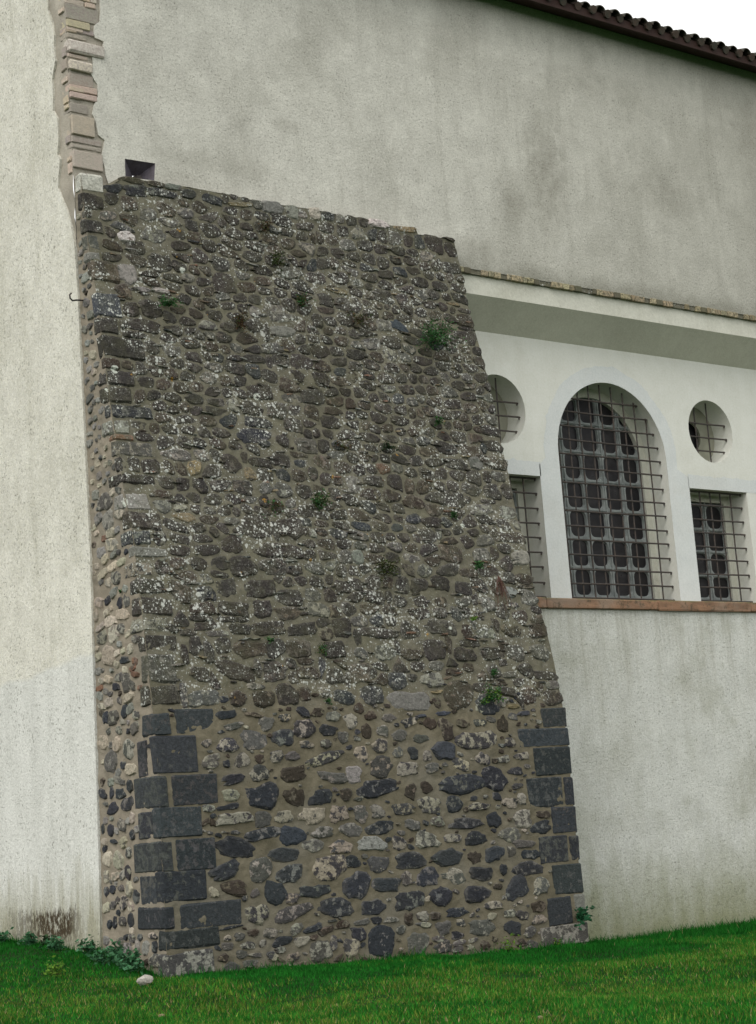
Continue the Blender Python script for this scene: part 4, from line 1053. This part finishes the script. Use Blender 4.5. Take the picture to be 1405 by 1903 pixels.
# thin tile chips and slivers pressed into the joints
for _ in range(420):
    z = random.uniform(3.3, 9.5); x = random.uniform(.4, x_right(z) - .1)
    ra, rb = random.uniform(.025, .10), random.uniform(.008, .020)
    STONES.append((0, stone_from_outline(blob(x, z, ra, rb, jit(.15), 8, .2, 3), fpt, random.uniform(.016, .03), kcol(random.choice('rbtuugglbdu')), .03), M['stone']))
LB = [(s[0] - s[2], s[0] + s[2], s[1] - s[3], s[1] + s[3]) for s in FR if s[1] < 3.4] + QF
fill = []
for it in range(7000):
    z = random.uniform(-.25, 3.25); x = random.uniform(.3, 6.2); r = random.uniform(.06, .09) if it < 2500 else random.uniform(.02, .055)
    if free(x, z, LB, r * .9) and all(math.hypot(x - q[0], (z - q[1]) * 1.4) > r * 1.25 + q[2] * 1.25 for q in fill):
        if random.random() < .75: fill.append((x, z, r))
for x, z, r in fill:
    STONES.append((r * r, stone_from_outline(blob(x, z, r * 1.25, r * .7, jit(.4), 8, .2), fpt, random.uniform(.010, .02), kcol(random.choice('ggdmbbd')), .03), M['stone_plain']))
STONES.sort(key=lambda t: -t[0])
for A_, m_, mt in STONES[:300]: m_.build('stone', mt, but)
for nm, mt in (('small_stones', M['stone']), ('small_stones', M['stone_plain'])):
    big = MB()
    for A_, m_, mm in STONES[300:]:
        if mm is mt:
            o = len(big.v); big.v += m_.v; big.f += [tuple(i + o for i in f) for f in m_.f]; big.t += m_.t; big.t2 += m_.t2; big.bl += m_.bl
    big.build(nm, mt, but, kind='stuff')

# left flank: hand-read stones, then fill
SB = [(s[0] - s[2], s[0] + s[2], s[1] - s[3], s[1] + s[3]) for s in SD] + QS
SS = []
keep = []
for s in SD:
    if any(abs(s[0] - t[0]) < .6 * (s[2] + t[2]) and abs(s[1] - t[1]) < .6 * (s[3] + t[3]) for t in keep): continue
    keep.append(s)
flip = lambda a, b, o: spt(-a, b, o)
for (a, b, ra, rb, ang, k) in keep:
    if a + ra > -.02: ra = max(.03, -.02 - a)
    if a > -.04: continue
    if k == 'd' and b > 3.2 and random.random() < .6: k = 'g'
    if k == 'p': k = 'c'
    if b > 3 and k in 'lg' and random.random() < .35: k = 'c'
    ra *= 1.12; rb *= 1.12
    SS.append((ra * rb, stone_from_outline(blob(-a, b, ra, rb, jit(.3), 12, .13, blocky=k in 'clr'), flip, random.uniform(.010, .022), kcol(k), .03)))
sf = []
for _ in range(2300):
    z = random.uniform(.0, 9.6); y = -random.random() * prof(z); r = random.uniform(.03, .085)
    if y < -prof(z) + .05 + r or y > -.02 - r: continue
    if free(y, z, SB, r * .75) and all(math.hypot(y - q[0], (z - q[1]) * .95) > (r + q[2]) * 1.02 for q in sf): sf.append((y, z, r))
for y, z, r in sf:
    k = (random.choices('clgdrb', [2, 4, 4, 2, .2, 1]) if z < 3.5 else random.choices('clgdrb', [6, 5, 2.5, .7, .4, .3]) if z < 6.3 else random.choices('clgdrb', [2, 7, 3, .3, .1, .4]))[0]
    SS.append((r * r, stone_from_outline(blob(-y, z, r * 1.2, r * .85, jit(.4), 11, .16, blocky=k in 'clr'), flip, random.uniform(.007, .016), kcol(k), .03)))
SS.sort(key=lambda t: -t[0])
big = MB()
for i, (A_, m_) in enumerate(SS):
    if i < 110: m_.build('flank_stone', M['stone_plain'], but)
    else:
        o = len(big.v); big.v += m_.v; big.f += [tuple(i2 + o for i2 in f) for f in m_.f]; big.t += m_.t; big.t2 += m_.t2; big.bl += m_.bl
big.build('small_flank_stones', M['stone_plain'], but, kind='stuff')

# ------------------------------------------------------------------ iron hook on the flank
q = on_side(155, 558)
hk = MB().tube([(q[0] + .03, q[1], q[2]), (q[0] - .09, q[1] + .01, q[2] - .005), (q[0] - .145, q[1] + .01, q[2] - .02), (q[0] - .175, q[1] + .01, q[2] + .01), (q[0] - .18, q[1] + .01, q[2] + .05), (q[0] - .155, q[1] + .01, q[2] + .075)], .011, 7).build('iron_hook', M['iron'], smooth=True)
tag(hk, 'small black iron hook sticking out of the upper left flank of the buttress', 'hook')

# ------------------------------------------------------------------ plants in the joints
def plant(p, nrm, size, n, cols, label, cat='plant', name='wall_plant', droop=.0, twig=(.09, .06, .04), leaf=.018, stems=9, up=.5, squash=1., twigs_only=0.):
    root = empty(name, p); tag(root, label, cat)
    nrm = Vector(nrm).normalized(); P = Vector(p)
    st = MB(); lf = MB()
    side = nrm.cross(Vector((0, 0, 1))).normalized()
    for i in range(stems):
        d = (nrm * random.uniform(.35, 1) + side * jit(1.0) + Vector((0, 0, 1)) * (random.uniform(-.5, 1.1) * up * 1.6 - droop)).normalized()
        L_ = size * random.uniform(.5, 1.05); pts = []
        for k in range(5):
            t = k / 4; pts.append(P + d * L_ * t + Vector((0, 0, 1)) * (-(droop + .15) * L_ * t * t) + Vector((jit(1), jit(1), jit(1))) * size * .03)
        st.tube(pts, [.0035, .003, .0025, .002, .001], 4, tint=vary(twig))
        m_ = int(n / stems)
        for _ in range(m_):
            if random.random() < twigs_only: continue
            t = random.uniform(.15, 1.05); b = P + d * L_ * min(t, 1) + Vector((0, 0, -(droop + .15) * L_ * t * t)) + Vector((jit(1), jit(1), jit(1) * squash)) * size * .22
            if (b - P).dot(nrm) < .01: b += nrm * (.015 - (b - P).dot(nrm))
            a = Vector((jit(1), jit(1), jit(1) * .6)).normalized(); c = a.cross(Vector((jit(1), jit(1), jit(1))).normalized()).normalized()
            l = leaf * random.uniform(.6, 1.3)
            lf.add([b - a * l, b + c * l * .45, b + a * l, b - c * l * .45], [(0, 1, 2, 3)], tint=vary(random.choice(cols), .3))
    st.build('stems', M['leaf'], root); lf.build('leaves', M['leaf'], root, kind=None)
    return root
G1 = [(.04, .12, .04), (.06, .15, .05), (.03, .085, .03)]
G2 = [(.05, .075, .025), (.07, .08, .03), (.03, .045, .018)]
BR = [(.09, .06, .03), (.06, .04, .025), (.05, .06, .025)]
BRT = [(.12, .23, .03), (.09, .19, .03)]
for (px, py, sz, n, cols, lab, kw) in [
    (802, 632, .30, 620, G1, 'bushy bright green shrublet, the largest one growing high on the right of the buttress', dict(stems=16)),
    (557, 566, .17, 170, G1 + BR, 'tuft of green and brown stems in the upper middle of the buttress', dict(up=.9)),
    (662, 598, .17, 150, BR + G2, 'dry brown tuft with one green sprig left of the large shrublet', dict(twigs_only=.3)),
    (445, 602, .15, 130, BR, 'tall narrow rust-brown tuft on the upper left of the buttress', dict(up=1.)),
    (512, 488, .14, 140, G2, 'olive green tuft below the top edge of the buttress', dict(up=.9)),
    (491, 426, .12, 90, BR, 'reddish brown tuft closest to the top edge of the buttress', dict(up=.8)),
    (308, 568, .16, 140, G1, 'flat green patch of leaves below two thin pale stones', dict(squash=.4)),
    (587, 938, .19, 240, G2 + G1, 'dark green spreading tuft halfway up the middle of the buttress', dict(squash=.7)),
    (503, 934, .16, 110, BR + G1, 'drooping brown tuft with green tips left of the dark spreading one', dict(droop=.5, twigs_only=.3)),
    (716, 833, .13, 100, [(.02, .04, .018)], 'thin very dark green tuft above a long grey mortar streak', dict(squash=.4)),
    (631, 831, .12, 70, BR + G2, 'small brown and green tuft beside a large white lichen patch', dict(up=.9)),
    (709, 1060, .20, 220, G2, 'dark olive tuft right of a small square pale stone', dict(up=.8)),
    (810, 787, .09, 70, G1, 'tiny green tuft right of the middle, under the large shrublet', dict()),
    (838, 960, .08, 60, G1, 'tiny green tuft near two white lichen blotches', dict()),
    (887, 1052, .10, 90, G1, 'small green tuft just left of the dry reddish roots', dict()),
    (923, 1072, .17, 40, BR, 'bundle of dry reddish roots hanging from a joint near the window ledge', dict(droop=1.2, twig=(.16, .09, .075), stems=26, twigs_only=.7, up=.1)),
    (903, 1300, .19, 300, G1 + BRT[:1], 'wide green cushion of leaves above the dark quoin blocks on the right', dict(squash=.6)),
    (912, 1253, .08, 70, G1, 'small green tuft right above the wide green cushion', dict()),
    (592, 1210, .10, 80, G2 + G1, 'small green tuft between lichen-spotted stones in the lower middle', dict(up=.9)),
    (497, 1192, .07, 40, G1, 'tiny pale green sprig in the lower middle left of the buttress', dict()),
    (606, 1304, .06, 40, G1, 'tiny green tuft on the line where the mortar turns smoother', dict()),
    (875, 1152, .07, 40, BRT, 'tiny yellow-green moss tuft below the dry reddish roots', dict()),
    (1071, 1703, .15, 90, [(.02, .09, .04), (.03, .12, .055)], 'dark green fern-like plant on the lowest right quoin block', dict(leaf=.035, stems=8))]:
    q = on_front(px, py); q[1] -= .03
    plant(tuple(q), (-.15, -1, .15), sz * 1.3, int(n * 1.9), cols, lab, **kw)
q = on_side(225, 1100)
plant(tuple(q), (-1, 0, .2), .05, 30, G1, 'tiny green tuft on the left flank among the pale stones')
# weeds at the foot of the walls
for (px, py, Y, sz, n, cols, lab, leaf) in [
    (943, 1768, -1.45, .28, 150, BRT, 'bright yellow-green weed at the foot of the buttress front', .022),
    (1034, 1764, -1.45, .13, 60, BRT, 'small yellow-green weed below the bottom right quoin block', .02)]:
    q = on_y(px, py, Y); plant((q[0], Y, gz(q[0], Y)), (0, -.4, 1), sz, n, cols, lab, name='weed', cat='weed', leaf=leaf, up=1.2)
IV = [(.05, .15, .07), (.075, .20, .10), (.035, .10, .045)]
for (x, y, sz, n, cols, lab, leaf) in [
    (-.14, -.62, .25, 300, IV, 'upright blue-green ivy clump climbing the foot of the left flank', .034),
    (-.20, -1.0, .27, 320, IV, 'spreading blue-green ivy clump beside the bottom left corner of the buttress', .034),
    (-.34, -.60, .2, 200, IV, 'low ivy clump on the lawn side of the two larger clumps', .032),
    (-.2, -.05, .22, 200, IV, 'small ivy clump where the plaster meets the buttress flank', .03),
    (-.2, .75, .2, 220, IV, 'ivy clump under the rusty stain of the side wall', .032),
    (-.2, 1.35, .17, 200, IV, 'ivy clump left of the rusty stain at the foot of the side wall', .032),
    (-.2, 2.2, .22, 180, IV, 'ivy clump at the far left foot of the side wall', .03),
    (-.15, 1.05, .16, 120, [(.02, .05, .02), (.03, .07, .03)], 'very dark leafy sprig against the rusty moss stain', .03),
    (-1.05, -.95, .22, 160, BRT, 'bright lime-green weed in the lawn left of the pale stone', .026)]:
    plant((x, y, gz(x, y)), (-.5, -.3, .9), sz, n, cols, lab, name='ivy' if cols is IV else 'weed', cat='ivy' if cols is IV else 'weed', leaf=leaf, up=.9, stems=12)
# loose stones on the lawn
def loose(x, y, sx, sy, sz, k, label, ang=0., name='loose_stone'):
    bm = bmesh.new(); bmesh.ops.create_icosphere(bm, subdivisions=2, radius=1)
    s = random.random() * 50
    for v in bm.verts:
        d = 1 + .25 * noise.noise(v.co * 1.6 + Vector((s, 0, 0))); v.co = Vector((v.co.x * sx * d, v.co.y * sy * d, v.co.z * sz * d))
        v.co.rotate(Matrix.Rotation(ang, 3, 'Z'))
    c = KIND[k]; z = gz(x, y) + sz * .5 + (.03 if sx > .1 else 0)
    mb = MB().add([v.co[:] for v in bm.verts], [[v.index for v in f.verts] for f in bm.faces], tint=c[0], tint2=c[1], blend=.3); bm.free()
    o = mb.build(name, M['stone_plain']); o.location = (x, y, z)
    tag(o, label, 'stone')
def on_ground(px, py):
    Z = 0.
    for _ in range(15):
        r = ray(px, py); s = (Z - CAM[2]) / r[2]; q = CAM + s * r; Z = gz(q[0], q[1])
    return q
q = on_ground(270, 1832); loose(q[0], q[1], .13, .045, .05, 'w', 'long flat whitish stone lying at the bottom left corner of the buttress', .35)
q = on_ground(1003, 1895); loose(q[0], q[1], .035, .025, .02, 't', 'small tan pebble in the lawn at the lower right')
q = on_ground(300, 1890); loose(q[0], q[1], .035, .028, .02, 't', 'small pinkish pebble in the lawn at the lower left')
q = on_ground(1078, 1846); loose(q[0], q[1], .05, .012, .006, 't', 'curled tan dead leaf lying on the lawn below the right quoins', .5, 'dead_leaf')
bpy.data.objects['dead_leaf']['category'] = 'leaf'

# ------------------------------------------------------------------ grass
N = 760000
gx = rng.uniform(-9, 17, N); gy = rng.uniform(-10.5, 6, N)
ok = ~((gx > -.03) & (gy > -.02)) & ~((gx > -.02) & (gx < 6.45) & (gy > -1.36))
gx, gy = gx[ok], gy[ok]; gzv = ground_z(gx, gy)
ppx, ppy = proj(np.c_[gx, gy, gzv])
ok = (ppx > -350) & (ppx < 1900) & (ppy < 2030)
gx, gy, gzv = gx[ok], gy[ok], gzv[ok]; n_b = len(gx)
def fbm(x, y, s, seed):
    out = np.zeros_like(x); rs = np.random.default_rng(seed)
    for k in range(5):
        a = rs.uniform(0, 2 * PI, 3); fq = s * (1.7 ** k) * rs.uniform(.8, 1.2, 3); ph = rs.uniform(0, 9, 3)
        for i in range(3): out += np.sin((x * np.cos(a[i]) + y * np.sin(a[i])) * fq[i] + ph[i] + 1.3 * np.sin(y * fq[i] * .7 + ph[i])) / (3 * 1.35 ** k)
    return out
dist = np.full(n_b, 9.)
dist = np.minimum(dist, np.where((gx > -.1) & (gx < 6.6), np.abs(gy + 1.36), 9))
dist = np.minimum(dist, np.where(gx > 6.4, -gy, 9)); dist = np.minimum(dist, np.where(gy > -1.4, -gx, 9)); dist = np.clip(dist, 0, 3)
pat = fbm(gx, gy, 1.3, 3); pat2 = fbm(gx, gy, 4.5, 8)
hgt = rng.uniform(.018, .05, n_b) * (1 + .35 * pat2 + .5 * np.clip(fbm(gx, gy, 9, 21) - .35, 0, 1)) * np.where(dist < .12, 1.5, 1) + np.where((dist < .22) & (rng.random(n_b) < .16), rng.uniform(.03, .10, n_b), 0)
hgt = np.clip(hgt, .012, .16)
az = rng.uniform(0, 2 * PI, n_b); wdt = rng.uniform(.004, .0085, n_b); lean = hgt * rng.uniform(.1, .9, n_b); la = rng.uniform(0, 2 * PI, n_b)
V = np.empty((n_b, 3, 3), np.float32)
V[:, 0] = np.c_[gx - np.cos(az) * wdt, gy - np.sin(az) * wdt, gzv - .004]
V[:, 1] = np.c_[gx + np.cos(az) * wdt, gy + np.sin(az) * wdt, gzv - .004]
V[:, 2] = np.c_[gx + np.cos(la) * lean, gy + np.sin(la) * lean, gzv + hgt]
me = bpy.data.meshes.new('grass'); me.vertices.add(n_b * 3); me.vertices.foreach_set('co', V.ravel())
me.loops.add(n_b * 3); me.loops.foreach_set('vertex_index', np.arange(n_b * 3, dtype=np.int32))
me.polygons.add(n_b); me.polygons.foreach_set('loop_start', np.arange(0, n_b * 3, 3, dtype=np.int32)); me.polygons.foreach_set('loop_total', np.full(n_b, 3, dtype=np.int32))
me.update(calc_edges=True)
# lush deep green by the walls, worn yellow-green out on the lawn
yel = np.clip(.18 + .33 * pat + .30 * (dist - 1.7) + .15 * pat2, 0, 1)
isy = rng.random(n_b) < yel * .42
gr = np.array([.012, .118, .012]); yl = np.array([.13, .19, .03]); mid_ = np.array([.032, .170, .016])
base = gr[None] * (1 - yel[:, None]) + mid_[None] * yel[:, None]
col = np.where(isy[:, None], yl[None], base) * (rng.uniform(.55, 1.5, n_b) * (1 + .22 * fbm(gx, gy, 7, 31)))[:, None]
straw = rng.random(n_b) < .002 + .035 * yel; col[straw] = np.array([.30, .25, .12]) * rng.uniform(.7, 1.2, straw.sum())[:, None]
col = np.repeat(np.c_[col, np.ones(n_b)], 3, axis=0).astype(np.float32)
a = me.color_attributes.new('tint', 'FLOAT_COLOR', 'POINT'); a.data.foreach_set('color', col.ravel())
me.materials.append(M['grass'])
go = bpy.data.objects.new('grass', me); COL.objects.link(go)
tag(go, 'short green lawn grass with yellowish patches in front of the walls', 'grass', kind='stuff')
print('blades', n_b, 'stones', len(STONES), 'flank', len(SS))
